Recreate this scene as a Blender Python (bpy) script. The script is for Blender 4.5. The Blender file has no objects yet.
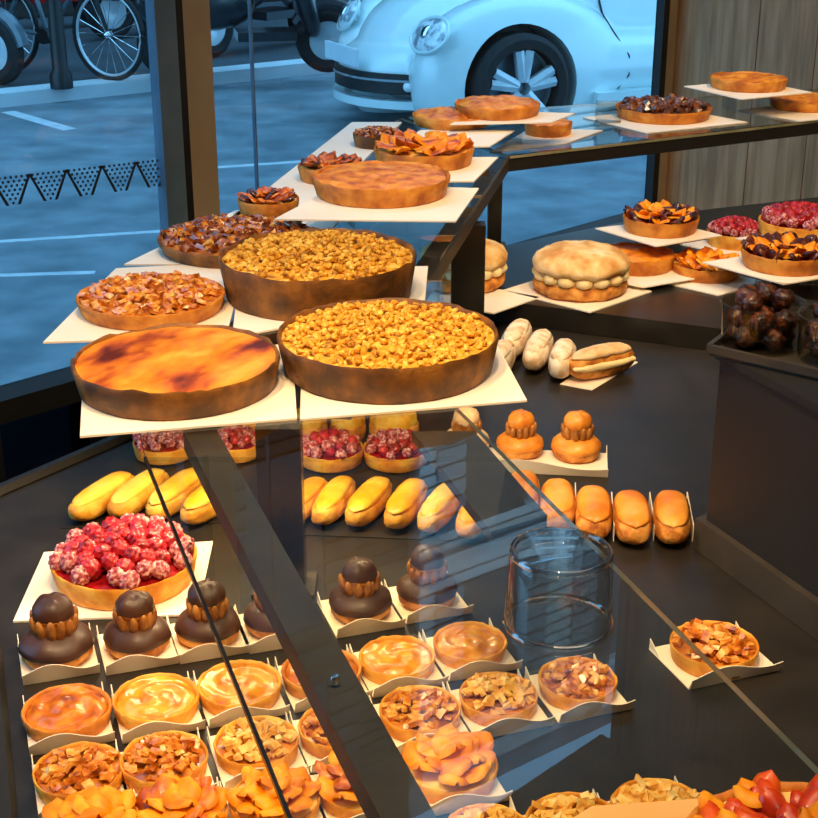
import bpy, bmesh, math, random
from mathutils import Vector, Matrix, Euler, noise
C = bpy.context.scene.collection
PI = math.pi
sin, cos = math.sin, math.cos
# ------------------------------------------------------------------ camera
F, EYE = 1400.0, 1.65
PITCH = math.atan(559 / F)
cp, sp = cos(PITCH), sin(PITCH)
cam = bpy.data.cameras.new('camera'); co = bpy.data.objects.new('camera', cam); C.objects.link(co)
cam.sensor_width = 36; cam.lens = 36 * F / 818; cam.clip_start = .02; cam.clip_end = 200
co.location = (0, 0, EYE); co.rotation_euler = (PI / 2 - PITCH, 0, 0)
bpy.context.scene.camera = co

def at(u, v, z):
    """the point of the horizontal plane at height z seen in the photo at pixel u, v"""
    a = (u - 409) / F; b = (409 - v) / F
    d = Vector((a, cp + b * sp, -sp + b * cp))
    t = (z - EYE) / d.z
    return Vector((0, 0, EYE)) + d * t

def foot(u, vb, w, z):
    """centre and radius of a round thing on plane z: u, lowest pixel row vb and pixel width w"""
    v = vb
    for _ in range(4):
        p = at(u, v, z); s = (p - Vector((0, 0, EYE)))
        v = vb - w / 2 * (EYE - z) / s.length
    p = at(u, v, z)
    depth = p.y * cp + (EYE - z) * sp
    return p, w / 2 * depth / F

# ------------------------------------------------------------------ mesh helper
class MB:
    def __init__(s): s.v = []; s.f = []; s.m = []
    def add(s, vs, fs, m=0):
        o = len(s.v); s.v += [tuple(v) for v in vs]; s.f += [tuple(i + o for i in f) for f in fs]; s.m += [m] * len(fs)
        return s
    def build(s, name, mats, parent=None, smooth=40, loc=None, rot=None):
        me = bpy.data.meshes.new(name)
        me.from_pydata(s.v, [], s.f); me.update()
        bm = bmesh.new(); bm.from_mesh(me); bmesh.ops.recalc_face_normals(bm, faces=bm.faces); bm.to_mesh(me); bm.free()
        if not isinstance(mats, (list, tuple)): mats = [mats]
        for m in mats: me.materials.append(m)
        for p, mi in zip(me.polygons, s.m): p.material_index = mi
        if smooth:
            for p in me.polygons: p.use_smooth = True
            me.set_sharp_from_angle(angle=math.radians(smooth))
        o = bpy.data.objects.new(name, me); C.objects.link(o)
        if parent: o.parent = parent
        if loc is not None: o.location = loc
        if rot is not None: o.rotation_euler = rot
        return o

def box(mb, x0, x1, y0, y1, z0, z1, m=0, M=None):
    vs = [Vector((x, y, z)) for z in (z0, z1) for y in (y0, y1) for x in (x0, x1)]
    if M is not None: vs = [M @ v for v in vs]
    return mb.add(vs, [(0, 2, 3, 1), (4, 5, 7, 6), (0, 1, 5, 4), (2, 6, 7, 3), (0, 4, 6, 2), (1, 3, 7, 5)], m)

def prism(mb, poly, z0, z1, m=0, mside=None):
    n = len(poly)
    vs = [(p[0], p[1], z0) for p in poly] + [(p[0], p[1], z1) for p in poly]
    o = len(mb.v)
    mb.add(vs, [tuple(range(n))[::-1], tuple(range(n, 2 * n))], m)
    fs = [(i, (i + 1) % n, n + (i + 1) % n, n + i) for i in range(n)]
    mb.f += [tuple(i + o for i in f) for f in fs]; mb.m += list(mside) if isinstance(mside, (list, tuple)) else [m if mside is None else mside] * n
    return mb

def lathe(mb, prof, n=48, fn=None, m=0, c=(0, 0, 0)):
    """prof: list of (r, z); r == 0 closes. fn(theta, i, r, z) -> (r, z)"""
    rings = []; vs = []; fs = []
    for i, (r, z) in enumerate(prof):
        if r <= 1e-7:
            z2 = z
            if fn: _, z2 = fn(0, i, 0, z)
            vs.append((c[0], c[1], c[2] + z2)); rings.append([len(vs) - 1])
        else:
            ring = []
            for k in range(n):
                t = 2 * PI * k / n; rr, zz = (r, z) if not fn else fn(t, i, r, z)
                vs.append((c[0] + rr * cos(t), c[1] + rr * sin(t), c[2] + zz)); ring.append(len(vs) - 1)
            rings.append(ring)
    for a, b in zip(rings, rings[1:]):
        if len(a) == 1 and len(b) == 1: continue
        for k in range(n):
            k2 = (k + 1) % n
            if len(a) == 1: fs.append((a[0], b[k], b[k2]))
            elif len(b) == 1: fs.append((a[k], b[0], a[k2]))
            else: fs.append((a[k], b[k], b[k2], a[k2]))
    return mb.add(vs, fs, m)

def tube(mb, pts, r, n=8, m=0, closed=False):
    pts = [Vector(p) for p in pts]; N = len(pts); vs = []; fs = []
    rr = r if isinstance(r, (list, tuple)) else [r] * N
    up = Vector((0, 0, 1))
    for i, p in enumerate(pts):
        a = pts[i - 1] if (i or closed) else p
        b = pts[(i + 1) % N] if (i < N - 1 or closed) else p
        t = (b - a).normalized()
        x = t.cross(up)
        if x.length < 1e-3: x = t.cross(Vector((0, 1, 0)))
        x.normalize(); y = t.cross(x)
        for k in range(n):
            q = 2 * PI * k / n; vs.append(p + (x * cos(q) + y * sin(q)) * rr[i])
    for i in range(N if closed else N - 1):
        for k in range(n):
            j = (i + 1) % N
            fs.append((i * n + k, i * n + (k + 1) % n, j * n + (k + 1) % n, j * n + k))
    if not closed: fs += [tuple(range(n))[::-1], tuple(range((N - 1) * n, N * n))]
    return mb.add(vs, fs, m)

def ellipsoid(mb, c, r, nu=16, nv=10, e=2.0, M=None, m=0, fn=None):
    pw = lambda x: math.copysign(abs(x) ** (2 / e), x)
    vs = []; fs = []
    for j in range(nv + 1):
        ph = -PI / 2 + PI * j / nv
        for i in range(nu if 0 < j < nv else 1):
            th = 2 * PI * i / nu
            d = Vector((pw(cos(ph)) * pw(cos(th)), pw(cos(ph)) * pw(sin(th)), pw(sin(ph))))
            if j in (0, nv): d = Vector((0, 0, -1 if j == 0 else 1))
            k = fn(d) if fn else 1
            p = Vector((d.x * r[0] * k, d.y * r[1] * k, d.z * r[2] * k))
            if M is not None: p = M @ p
            vs.append(p + Vector(c))
    ix = lambda j, i: 0 if j == 0 else (1 + (nv - 1) * nu if j == nv else 1 + (j - 1) * nu + i % nu)
    for j in range(nv):
        for i in range(nu):
            if j == 0: fs.append((0, ix(1, i + 1), ix(1, i)))
            elif j == nv - 1: fs.append((ix(j, i), ix(j, i + 1), ix(nv, 0)))
            else: fs.append((ix(j, i), ix(j, i + 1), ix(j + 1, i + 1), ix(j + 1, i)))
    return mb.add(vs, fs, m)

def rot(x=0, y=0, z=0): return Euler((x, y, z)).to_matrix()

def thing(name, label, cat, loc=(0, 0, 0), rz=0, group=None):
    o = bpy.data.objects.new(name, None); C.objects.link(o); o.empty_display_size = .02
    o.location = loc; o.rotation_euler = (0, 0, rz)
    return tag(o, label, cat, group)

def tag(o, label, cat, group=None):
    o['label'] = label; o['category'] = cat
    if group: o['group'] = group
    elif 'group' in o: del o['group']
    return o

def copy_tree(o, parent=None):
    c = o.copy(); C.objects.link(c)
    if parent: c.parent = parent
    for ch in list(o.children): copy_tree(ch, c)
    return c

def struct(o): o['kind'] = 'structure'; return o
def stuff(o): o['kind'] = 'stuff'; return o
ORD = ['first', 'second', 'third', 'fourth', 'fifth', 'sixth', 'seventh', 'eighth']
# ------------------------------------------------------------------ materials
def lin(h):
    h = h.lstrip('#'); c = [int(h[i:i + 2], 16) / 255 for i in (0, 2, 4)]
    return tuple((x / 12.92 if x <= .04045 else ((x + .055) / 1.055) ** 2.4) for x in c) + (1,)

def mat(name, cols, scale=8, rough=.5, bump=0, bscale=None, coat=0, metal=0, detail=4, lo=.35, hi=.65, stretch=None, sss=0, spec=.5):
    m = bpy.data.materials.new(name); m.use_nodes = True; nt = m.node_tree; N = nt.nodes; L = nt.links
    b = N['Principled BSDF']; b.inputs['Roughness'].default_value = rough; b.inputs['Metallic'].default_value = metal
    b.inputs['Coat Weight'].default_value = coat; b.inputs['Coat Roughness'].default_value = .12; b.inputs['Specular IOR Level'].default_value = spec
    if sss:
        b.inputs['Subsurface Weight'].default_value = sss; b.inputs['Subsurface Radius'].default_value = (.01, .005, .002); b.inputs['Subsurface Scale'].default_value = .5
    if isinstance(cols, str): cols = [cols]
    tc = N.new('ShaderNodeTexCoord'); mp = N.new('ShaderNodeMapping'); oi = N.new('ShaderNodeObjectInfo')
    vm = N.new('ShaderNodeVectorMath'); vm.operation = 'SCALE'; vm.inputs[0].default_value = (7, 5, 3); L.new(oi.outputs['Random'], vm.inputs['Scale'])
    L.new(tc.outputs['Object'], mp.inputs['Vector']); L.new(vm.outputs[0], mp.inputs['Location'])
    if stretch: mp.inputs['Scale'].default_value = stretch
    if len(cols) > 1:
        nz = N.new('ShaderNodeTexNoise'); nz.inputs['Scale'].default_value = scale; nz.inputs['Detail'].default_value = detail
        L.new(mp.outputs[0], nz.inputs['Vector'])
        cr = N.new('ShaderNodeValToRGB'); els = cr.color_ramp.elements
        while len(els) < len(cols): els.new(.5)
        for i, c in enumerate(cols):
            els[i].position = lo + (hi - lo) * i / (len(cols) - 1); els[i].color = lin(c)
        L.new(nz.outputs['Fac'], cr.inputs[0]); L.new(cr.outputs[0], b.inputs['Base Color'])
    else: b.inputs['Base Color'].default_value = lin(cols[0])
    if bump:
        n2 = N.new('ShaderNodeTexNoise'); n2.inputs['Scale'].default_value = bscale or scale * 4; n2.inputs['Detail'].default_value = 5
        L.new(mp.outputs[0], n2.inputs['Vector'])
        bp = N.new('ShaderNodeBump'); bp.inputs['Strength'].default_value = bump; bp.inputs['Distance'].default_value = .004
        L.new(n2.outputs['Fac'], bp.inputs['Height']); L.new(bp.outputs[0], b.inputs['Normal'])
    return m

def clear(name, tint='#ffffff', k=1.0, rough=0.0, ior=1.5):
    """thin clear sheet: lets light straight through, mirrors by Fresnel"""
    m = bpy.data.materials.new(name); m.use_nodes = True; nt = m.node_tree; N = nt.nodes; L = nt.links
    N.clear(); out = N.new('ShaderNodeOutputMaterial')
    tr = N.new('ShaderNodeBsdfTransparent'); tr.inputs[0].default_value = lin(tint)
    gl = N.new('ShaderNodeBsdfGlossy'); gl.inputs['Roughness'].default_value = rough
    fr = N.new('ShaderNodeFresnel'); fr.inputs['IOR'].default_value = ior
    geo = N.new('ShaderNodeNewGeometry')
    sb = N.new('ShaderNodeMath'); sb.operation = 'SUBTRACT'; sb.inputs[0].default_value = 1; L.new(geo.outputs['Backfacing'], sb.inputs[1])
    mu = N.new('ShaderNodeMath'); mu.operation = 'MULTIPLY'; L.new(fr.outputs[0], mu.inputs[0]); L.new(sb.outputs[0], mu.inputs[1])
    m2 = N.new('ShaderNodeMath'); m2.operation = 'MULTIPLY'; m2.use_clamp = True; m2.inputs[1].default_value = k; L.new(mu.outputs[0], m2.inputs[0])
    mx = N.new('ShaderNodeMixShader'); L.new(m2.outputs[0], mx.inputs[0]); L.new(tr.outputs[0], mx.inputs[1]); L.new(gl.outputs[0], mx.inputs[2])
    L.new(mx.outputs[0], out.inputs[0])
    return m

def glassy(name, tint='#ffffff'):
    m = bpy.data.materials.new(name); m.use_nodes = True; b = m.node_tree.nodes['Principled BSDF']
    b.inputs['Transmission Weight'].default_value = 1; b.inputs['Roughness'].default_value = .02; b.inputs['IOR'].default_value = 1.45; b.inputs['Base Color'].default_value = lin(tint)
    return m

def M_(*a, **k): return mat(*a, **k)
m_crust = mat('golden_crust', ['#a85a14', '#cc7a20', '#e09838'], 30, .6, .35, 160)
m_dcrust = mat('brown_crust', ['#4f2f0c', '#744611', '#98601a'], 26, .6, .4, 160)
m_lcrust = mat('pale_crust', ['#d28018', '#e89e2e', '#f2ba4a'], 40, .6, .3, 200)
m_flan = mat('browned_custard', ['#5a1c06', '#a8480c', '#d9780f', '#e78e1a', '#f0a834'], 20, .4, .15, 60, coat=.15, lo=.33, hi=.62, stretch=(1, .45, 1))
m_apple = mat('baked_apple', ['#a84c0a', '#d87a16', '#ee9e2a'], 40, .5, .3, 120, coat=.05, lo=.3, hi=.65)
m_caramel = mat('caramel_glaze', ['#7a2c06', '#c06410', '#e08e22'], 45, .3, .3, 90, coat=.4, lo=.28, hi=.66)
m_caramel_l = mat('amber_glaze', ['#b0580a', '#dc8814', '#f0a82e'], 55, .3, .3, 90, coat=.4, lo=.28, hi=.66)
m_crumb = mat('crumble', ['#8a5212', '#cb8e1a', '#e2a62a', '#f4cc60'], 75, .7, .4, 200, lo=.3, hi=.65)
m_nut = mat('caramelised_nuts', ['#7a3208', '#c06414', '#e59a38', '#f3c670'], 70, .3, .2, 150, coat=.6, lo=.3, hi=.68)
m_dnut = mat('dark_roast_nuts', ['#3a1508', '#6f2e10', '#a8591f', '#dd9a58'], 80, .3, .2, 150, coat=.6, lo=.32, hi=.7)
m_lnut = mat('pale_almonds', ['#cf7f22', '#ecae48', '#f8d48a'], 60, .5, .2, 150, lo=.3, hi=.65)
m_nutbed = mat('nut_caramel_bed', ['#8a4510', '#b8691c', '#d88a2c'], 60, .35, .3, 120, coat=.5)
m_choc = mat('dark_chocolate_icing', ['#3a2015', '#4e2d1e'], 30, .5, .05, 60, coat=.05)
m_choc_chunk = mat('chocolate_chunks', ['#2b130a', '#5a2a12', '#9a5526'], 60, .35, .2, 120, coat=.4)
m_truffle = mat('praline', ['#1e0c05', '#3a1a0b', '#7a3c16'], 90, .4, .8, 160, coat=.3)
m_choux = mat('choux', ['#a25a18', '#cf8530', '#e3a550'], 50, .65, .6, 130)
m_gchoux = mat('golden_choux', ['#c8821e', '#e0a02e', '#edb648'], 40, .6, .5, 130)
m_cream = mat('coffee_cream', ['#7a4418', '#a0662a', '#bf8640'], 50, .5, .2, 120)
m_caricing = mat('caramel_icing', ['#c8701a', '#de8c2a', '#e8a03c'], 30, .45, .05, 60, coat=.1)
m_yicing = mat('yellow_icing', ['#e09a14', '#f2b62a', '#f9d058'], 18, .4, .1, 60, coat=.15)
m_oicing = mat('orange_icing', ['#d8781a', '#ea952e', '#f2ab4a'], 18, .45, .1, 60, coat=.1)
m_beige = mat('beige_fondant', ['#c89a62', '#e2bd8a', '#f0d4a8'], 30, .5, .2, 90)
m_sugar = mat('sugared_pastry', ['#d8b48a', '#f0dcbc', '#faf0dc'], 45, .75, .4, 140)
m_bun = mat('brioche_bun', ['#c98d48', '#e6bd7c', '#f5dcae'], 22, .7, .4, 140)
m_pcream = mat('pastry_cream', ['#eccf8a', '#f6e2b0'], 30, .5, .1, 90)
m_apri = mat('apricot', ['#d06c04', '#f08c0c', '#faae26'], 45, .45, .15, 120, coat=0, spec=.3, lo=.3, hi=.65)
m_apri_b = mat('browned_apricot', ['#7a2c06', '#c0560a', '#e88414'], 50, .4, .2, 120, coat=.15, lo=.32, hi=.62)
m_apri_r = mat('red_orange_fruit', ['#9a1e05', '#cf3a08', '#e86010'], 45, .35, .2, 120, coat=.25, lo=.3, hi=.65)
m_prune = mat('prune', ['#2a0d0c', '#4a1812', '#7a3018'], 50, .35, .3, 120, coat=.4)
m_rasp = mat('raspberry', ['#7a0612', '#b01422', '#c82a34'], 60, .4, .1, 300, coat=.3, sss=.1)
m_raspd = mat('sugar_dusted_raspberry', ['#8a1c30', '#b85a62', '#e2b0aa'], 190, .7, .1, 300, lo=.38, hi=.62)
m_jam = mat('raspberry_jam', ['#7a0812', '#b01620'], 60, .25, .2, 100, coat=.6)
m_custard = mat('custard', ['#e8b450', '#f5cf7a'], 40, .4, .1, 100)
m_board = mat('white_card', ['#efe4d2', '#f7efe2'], 6, .6, .02, 300)
m_tan = mat('kraft_card', ['#e0a860', '#ecba76'], 12, .55, .05, 300)
m_paper = mat('cream_paper', ['#efdfc4', '#f6ead6'], 12, .6)
m_deck = mat('dark_slate', ['#201c18', '#2b2621'], 14, .42, .06, 220)
m_step = mat('black_granite', ['#161412', '#24211d'], 9, .3, .04, 220)
m_black = mat('black_lacquer', ['#131110', '#1a1816'], 5, .6)
m_navy = clear('dark_tinted_glass', '#4c5258', .8)
m_bar = mat('bronze_anodised_metal', ['#37312a', '#423b32'], 20, .5, metal=.1)
m_steel = mat('steel', ['#b8b4ac', '#d0ccc4'], 20, .25, metal=1)
m_edge = mat('green_glass_edge', ['#7a7c62', '#94947a'], 20, .15, coat=.5)
m_dedge = mat('dark_glass_edge', ['#15130f', '#221d16'], 20, .25)
m_pane = clear('counter_glass', '#f6f9f6', 1.3)
m_win = clear('shop_window_glass', '#e9f3f6', .7)
m_acr = clear('acrylic', '#f0eee8', 1.6)
m_tumbler = clear('tumbler_glass', '#f6f7f5', 1.6)
m_rimg = clear('thick_glass', '#f4f4f2', 6, .08)
m_alu = mat('grey_blue_aluminium', ['#566c80', '#637a8e'], 12, .4)
m_tanpost = mat('tan_post', ['#9a876c', '#a89478'], 5, .5, .03, 80)
m_wood = mat('greyed_oak', ['#8a6844', '#a27c54', '#b08c64'], 5, .55, .1, 60, stretch=(9, 9, .6))
m_plaster = mat('warm_plaster', ['#8d7b68', '#9a8874'], 3, .8)
m_ceil = mat('ceiling_paint', ['#6e655c', '#776d62'], 3, .9)
m_floor = mat('dark_floor_tile', ['#3a342e', '#4a423a'], 3, .4)
m_asph = mat('asphalt', ['#5c6a72', '#6b7a82', '#7c8b92'], 3.2, .85, .3, 60, detail=8)
m_walk = mat('pavement', ['#343b40', '#454d53'], 2, .85, .2, 30)
m_curb = mat('granite_curb', ['#c0cace', '#ced8dc'], 3, .8)
m_line = mat('pale_line', ['#a9b6bc', '#c2ccd0'], 14, .8)
m_car = mat('pale_blue_car_paint', ['#d8e8e8', '#dcebeb'], 1, .3, coat=1)
m_cardk = mat('black_plastic', ['#0d0f11', '#15181b'], 8, .45)
m_print = mat('window_print', ['#27323c', '#2f3a44'], 9, .6)
m_tyre = mat('tyre_rubber', ['#111213', '#1a1b1c'], 20, .8)
m_rim = mat('silver_wheel', ['#c4ccd2', '#d6dee2'], 8, .35, metal=.3)
m_chrome = mat('chrome', ['#d4dade', '#dfe4e7'], 8, .12, metal=1)
m_lens = mat('headlamp_lens', ['#8a9aa2', '#dde8ec', '#f4fafc'], 16, .08, coat=1, lo=.4, hi=.6)
m_plate = mat('white_plate', ['#cfe0e8', '#dbe8ee'], 6, .4)
m_scoot = mat('dark_blue_black_paint', ['#10161c', '#182028'], 6, .3, coat=.6)
m_scootg = mat('grey_paint', ['#4c5c66', '#586a74'], 6, .3, coat=.6)
m_red = mat('red_paint', ['#a0141c', '#b81c24'], 6, .35, coat=.5)
m_facade_d = mat('brown_brick', ['#17120f', '#1f1814'], 3, .9, .2, 30)
m_facade_l = mat('pale_limestone', ['#b9bfbf', '#c9cfce'], 1.5, .85, .1, 20)
m_roofz = mat('zinc_roof', ['#5f6b74', '#6f7b84'], 2, .5)
m_shut = mat('grey_shutter', ['#6f7f88', '#7f8f98'], 3, .6)
m_wdark = mat('dark_window', ['#141a20', '#1d242b'], 3, .15)
m_yellow = mat('lemon_sponge', ['#e0a020', '#f0bc40', '#f8d470'], 40, .6, .3, 120)

# ------------------------------------------------------------------ room
EX = Vector((.711, .703, 0)); EY = Vector((.703, -.711, 0)); W0 = Vector((-.853, 2.725, 0))
def R(a, d, z=0): p = W0 + EX * a + EY * d; return Vector((p.x, p.y, z))
RM = Matrix(((EX.x, EY.x, 0, W0.x), (EX.y, EY.y, 0, W0.y), (0, 0, 1, 0), (0, 0, 0, 1)))
def rbox(name, a0, a1, d0, d1, z0, z1, m, parent=None):
    mb = MB(); box(mb, a0, a1, d0, d1, z0, z1, 0, RM); return mb.build(name, m, parent, smooth=0)
A0, A1, D1, CZ = -4.2, 2.34, 4.6, 3.9
struct(rbox('floor', A0, A1, 0, D1, -.12, 0, m_floor))
struct(rbox('ceiling', A0 - .15, A1 + .15, -.12, D1 + .15, CZ, CZ + .1, m_ceil))
struct(rbox('wall_left', A0 - .12, A0, -.15, D1, -.1, CZ, m_plaster))
struct(rbox('wall_back', A0, A1, D1, D1 + .12, -.1, CZ, m_plaster))
wr = struct(rbox('wall_right', A1, A1 + .12, -.035, D1, -.1, CZ, m_wood))
mb = MB()
for k in range(24):                                   # narrow raised battens on the oak wall
    d = .10 + k * .19; box(mb, A1 - .006, A1, d, d + .187, 0, CZ, 0, RM)
struct(mb.build('wall_right_panelling', m_wood, wr, smooth=0))
SILL, HEAD = .60, 3.55
wf = struct(rbox('wall_front', A0, A1, -.12, 0, HEAD, CZ, m_plaster))
# black lower panels under the sill, in frames
lw = struct(rbox('window_4', A0, A1, -.05, -.04, -.1, SILL - .05, m_navy))
for k, a in enumerate((-1.9, -1.3, -.55, -.05, .25, .52, 1.1, 1.7, 2.3)):
    struct(rbox('trim_%d' % (k + 1), a - .025, a + .025, -.12, .03, -.1, SILL - .05, m_black, lw))
struct(rbox('trim_20', A0, A1, -.035, .05, SILL - .05, SILL, m_black))
struct(rbox('trim_21', A0, A1, -.06, .045, .32, .37, m_black))
PO, PR = .52, 2.30
w1 = struct(rbox('window_1', A0, PO - .05, -.030, -.022, SILL, HEAD, m_win))
w2 = struct(rbox('window_2', PO + .05, PO + .2, -.030, -.022, SILL, HEAD, m_win))
w3 = struct(rbox('window_3', PO + .207, PR - .03, -.030, -.022, SILL, HEAD, m_win))
struct(rbox('trim_22', PO + .2015, PO + .2055, -.032, -.022, SILL, HEAD, m_alu))
struct(rbox('trim_23', PO - .072, PO - .018, -.032, .0, SILL, HEAD, m_alu))
struct(rbox('trim_24', PO - .018, PO + .0, -.05, .0, SILL, HEAD, m_black))
struct(rbox('trim_25', PO + .0, PO + .072, -.05, .0, SILL, HEAD, m_tanpost))
struct(rbox('trim_26', PR - .028, PR + .0, -.03, .0, -.1, HEAD, m_black))
struct(rbox('trim_27', PR + .0, A1, -.035, .0, -.1, HEAD, m_tanpost))
struct(rbox('wall_front_upper', A0 - 8, A1 + 8, -.12, 8, CZ + .11, 14.0, m_facade_l))
# printed band on the left window
mb = MB()
zc, hb, pitch = 1.012, .030, .086
def slat(pts):
    vs = [RM @ Vector((x, d, z - .05 * (x - PO + .5))) for d in (-.0215, -.0205) for x, z in pts]
    mb.add(vs, [(0, 1, 2, 3), (7, 6, 5, 4), (0, 4, 5, 1), (1, 5, 6, 2), (2, 6, 7, 3), (3, 7, 4, 0)])
for k in range(-14, 1):
    a = PO - .045 + k * pitch
    for e in (-1, 1):
        slat([(a - .003, zc + hb), (a + .003, zc + hb), (a + e * .030 + .0035, zc - hb), (a + e * .030 - .0035, zc - hb)])
    for i in range(14):
        for j in range(7):
            if (i + j) % 2: continue
            x = a + (i - 7) * pitch / 14; z = zc - hb + .004 + j * hb / 3.4
            if abs(x - a) < .030 * (zc + hb - z) / (2 * hb) + .004: continue
            slat([(x - .0024, z - .0024), (x + .0024, z - .0024), (x + .0024, z + .0024), (x - .0024, z + .0024)])
o = mb.build('window_decal', m_print, smooth=0)
tag(o, 'dark printed band of dots and chevrons stuck across the street window', 'decal')

# ------------------------------------------------------------------ street
SZ = -.10
CUP = Vector((-2.99, 10.31, 0)); CUD = Vector((.80, .60, 0)).normalized(); CUN = Vector((-CUD.y, CUD.x, 0))
def strip(name, d0, d1, z0, z1, m, l0=-40, l1=40):
    mb = MB(); q = [CUP + CUD * l + CUN * d for l, d in ((l0, d0), (l1, d0), (l1, d1), (l0, d1))]
    prism(mb, [(p.x, p.y) for p in q], z0, z1); return mb.build(name, m, smooth=0)
struct(strip('street', -7.5, 0, SZ - .2, SZ, m_asph))
struct(strip('curb', 0, .25, SZ - .2, SZ + .10, m_curb))
struct(strip('pavement', .25, 4.5, SZ - .2, SZ + .10, m_walk))
def stripe(px0, px1, w, label):
    a, b = at(*px0, SZ), at(*px1, SZ); d = (b - a).normalized(); n = Vector((-d.y, d.x, 0)) * w / 2
    mb = MB(); prism(mb, [(p.x, p.y) for p in (a - n, b - n, b + n, a + n)], SZ, SZ + .004)
    struct(mb.build('street_line', m_line, smooth=0))  # thin pale line lying flat on the street
stripe((8, 112), (70, 130), .10, '')
stripe((-30, 244), (160, 232), .05, '')
stripe((-30, 277), (95, 273), .05, '')
stripe((215, 168), (330, 160), .06, '')

def building(name, label, l0, l1, h, mw, msh, floors, wins):
    t = thing(name, label, 'building', CUP + CUD * ((l0 + l1) / 2) + CUN * 4.5, math.atan2(CUD.y, CUD.x))
    w = l1 - l0; mb = MB(); box(mb, -w / 2, w / 2, .3, 6, SZ - .2, h); mb.build('wall', mw, t, smooth=0)
    mb = MB(); box(mb, -w / 2 - .1, w / 2 + .1, .05, 6, h, h + .35); mb.build('cornice', mw, t, smooth=0)
    mb = MB(); box(mb, -w / 2 + .2, w / 2 - .2, .9, 5.5, h + .35, h + 1.6); mb.build('roof', m_roofz, t, smooth=0)
    fh = h / floors
    mb = MB()
    for q in range(int(h / .2)): box(mb, -w / 2, w / 2, .255, .3, q * .2, q * .2 + .15)
    mb.build('cladding', mw, t, smooth=0)
    for f in range(1, floors):
        mb = MB(); box(mb, -w / 2, w / 2, .15, .3, f * fh - .15, f * fh + .05); mb.build('ledge', mw, t, smooth=0)
        for k in range(wins):
            x = -w / 2 + w * (k + .5) / wins
            mb = MB(); box(mb, x - .6, x + .6, .24, .3, f * fh + .5, f * fh + fh - .5); wo = mb.build('window', m_wdark, t, smooth=0)
            for s in (-1, 1):
                mb = MB()
                x0, x1 = (x - 1.15, x - .62) if s < 0 else (x + .62, x + 1.15)
                for q in range(9):
                    z = f * fh + .5 + q * (fh - 1) / 9; box(mb, x0, x1, .2, .28, z, z + (fh - 1) / 9 * .72)
                box(mb, x0, x1, .26, .29, f * fh + .5, f * fh + fh - .5)
                mb.build('shutter', msh, wo, smooth=0)
building('building', 'dark brown brick building across the street', -14, 7.3, 15, m_facade_d, m_black, 4, 5)
building('building', 'pale stone building with grey shutters across the street', 7.5, 22, 14, m_facade_l, m_shut, 4, 5)

# ---- car
TH = math.radians(25); CSC = 1.03
cr_, sr_ = cos(TH), sin(TH)
Wc = at(516, 140, SZ)
car_o = Wc - Vector((cr_ * .83 + sr_ * .80, sr_ * .83 - cr_ * .80, 0)) * CSC
car = thing('car', 'pale blue rounded compact car parked in the street outside the window', 'car', (car_o.x, car_o.y, SZ), TH); car.scale = (CSC, CSC, CSC)
LH, HWD, EXP = 2.05, .86, 2.4
def plan(phi, k=1.0, kn=0.0):
    pw = lambda x: math.copysign(abs(x) ** (2 / EXP), x)
    return LH - (LH * k + kn) * pw(cos(phi)), (HWD * k + kn) * pw(sin(phi))
def bake(o, mods):
    for ty, kw in mods:
        m = o.modifiers.new(ty, ty)
        for k, v in kw.items(): setattr(m, k, v)
    dg = bpy.context.evaluated_depsgraph_get(); dg.update()
    me = bpy.data.meshes.new_from_object(o.evaluated_get(dg)); o.modifiers.clear(); o.data = me
    return o
mb = MB()
ellipsoid(mb, (LH, 0, .40), (LH, HWD, .31), 64, 16, EXP)
ellipsoid(mb, (1.46, 0, .50), (1.34, .66, .54), 32, 16, 2.15)
ellipsoid(mb, (2.25, 0, .72), (1.45, .66, .78), 32, 16, 2.3)
ellipsoid(mb, (3.2, 0, .6), (1.0, .66, .48), 32, 16, 2.2)
for s in (-1, 1):
    ellipsoid(mb, (.94, s * .60, .36), (.74, .29, .52), 32, 16, 2.3)
    ellipsoid(mb, (3.37, s * .60, .37), (.74, .31, .50), 32, 16, 2.5)
body = mb.build('body', m_car, car)
cut = MB()
for x in (.83, 3.37):
    for s in (-1, 1):
        M = Matrix.Translation((x, s * .78, .33)) @ Matrix.Rotation(PI / 2, 4, 'X')
        vs = []; n = 40
        for z in (-.26, .26):
            vs += [M @ Vector((.385 * cos(2 * PI * k / n), .385 * sin(2 * PI * k / n), z)) for k in range(n)]
        cut.add(vs, [tuple(range(n))[::-1], tuple(range(n, 2 * n))] + [(k, (k + 1) % n, n + (k + 1) % n, n + k) for k in range(n)])
cutter = cut.build('cutter', m_cardk, car)
bake(body, [('REMESH', dict(mode='VOXEL', voxel_size=.022)), ('SMOOTH', dict(iterations=14, factor=.5))])
bake(body, [('BOOLEAN', dict(operation='DIFFERENCE', object=cutter, solver='FAST'))])
bpy.data.objects.remove(cutter)
for p in body.data.polygons: p.use_smooth = True
body.data.set_sharp_from_angle(angle=math.radians(50))
for x in (.83, 3.37):                                   # wheel-well liners
    for s in (-1, 1):
        mb = MB(); M = Matrix.Translation((x, s * .56, .33)) @ Matrix.Rotation(PI / 2, 4, 'X'); n = 32
        vs = [M @ Vector((.38 * cos(2 * PI * k / n), .38 * sin(2 * PI * k / n), z)) for z in (-.02, .02) for k in range(n)]
        mb.add(vs, [tuple(range(n))[::-1], tuple(range(n, 2 * n))] + [(k, (k + 1) % n, n + (k + 1) % n, n + k) for k in range(n)])
        mb.build('wheel_liner', m_cardk, car)
def spin_y(mb2, prof, c, n=40, m=0, flip=1):
    t = MB(); lathe(t, prof, n); M = Matrix.Rotation(PI / 2 * flip, 4, 'X')
    mb2.add([M @ Vector(v) + Vector(c) for v in t.v], t.f, m)
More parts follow.
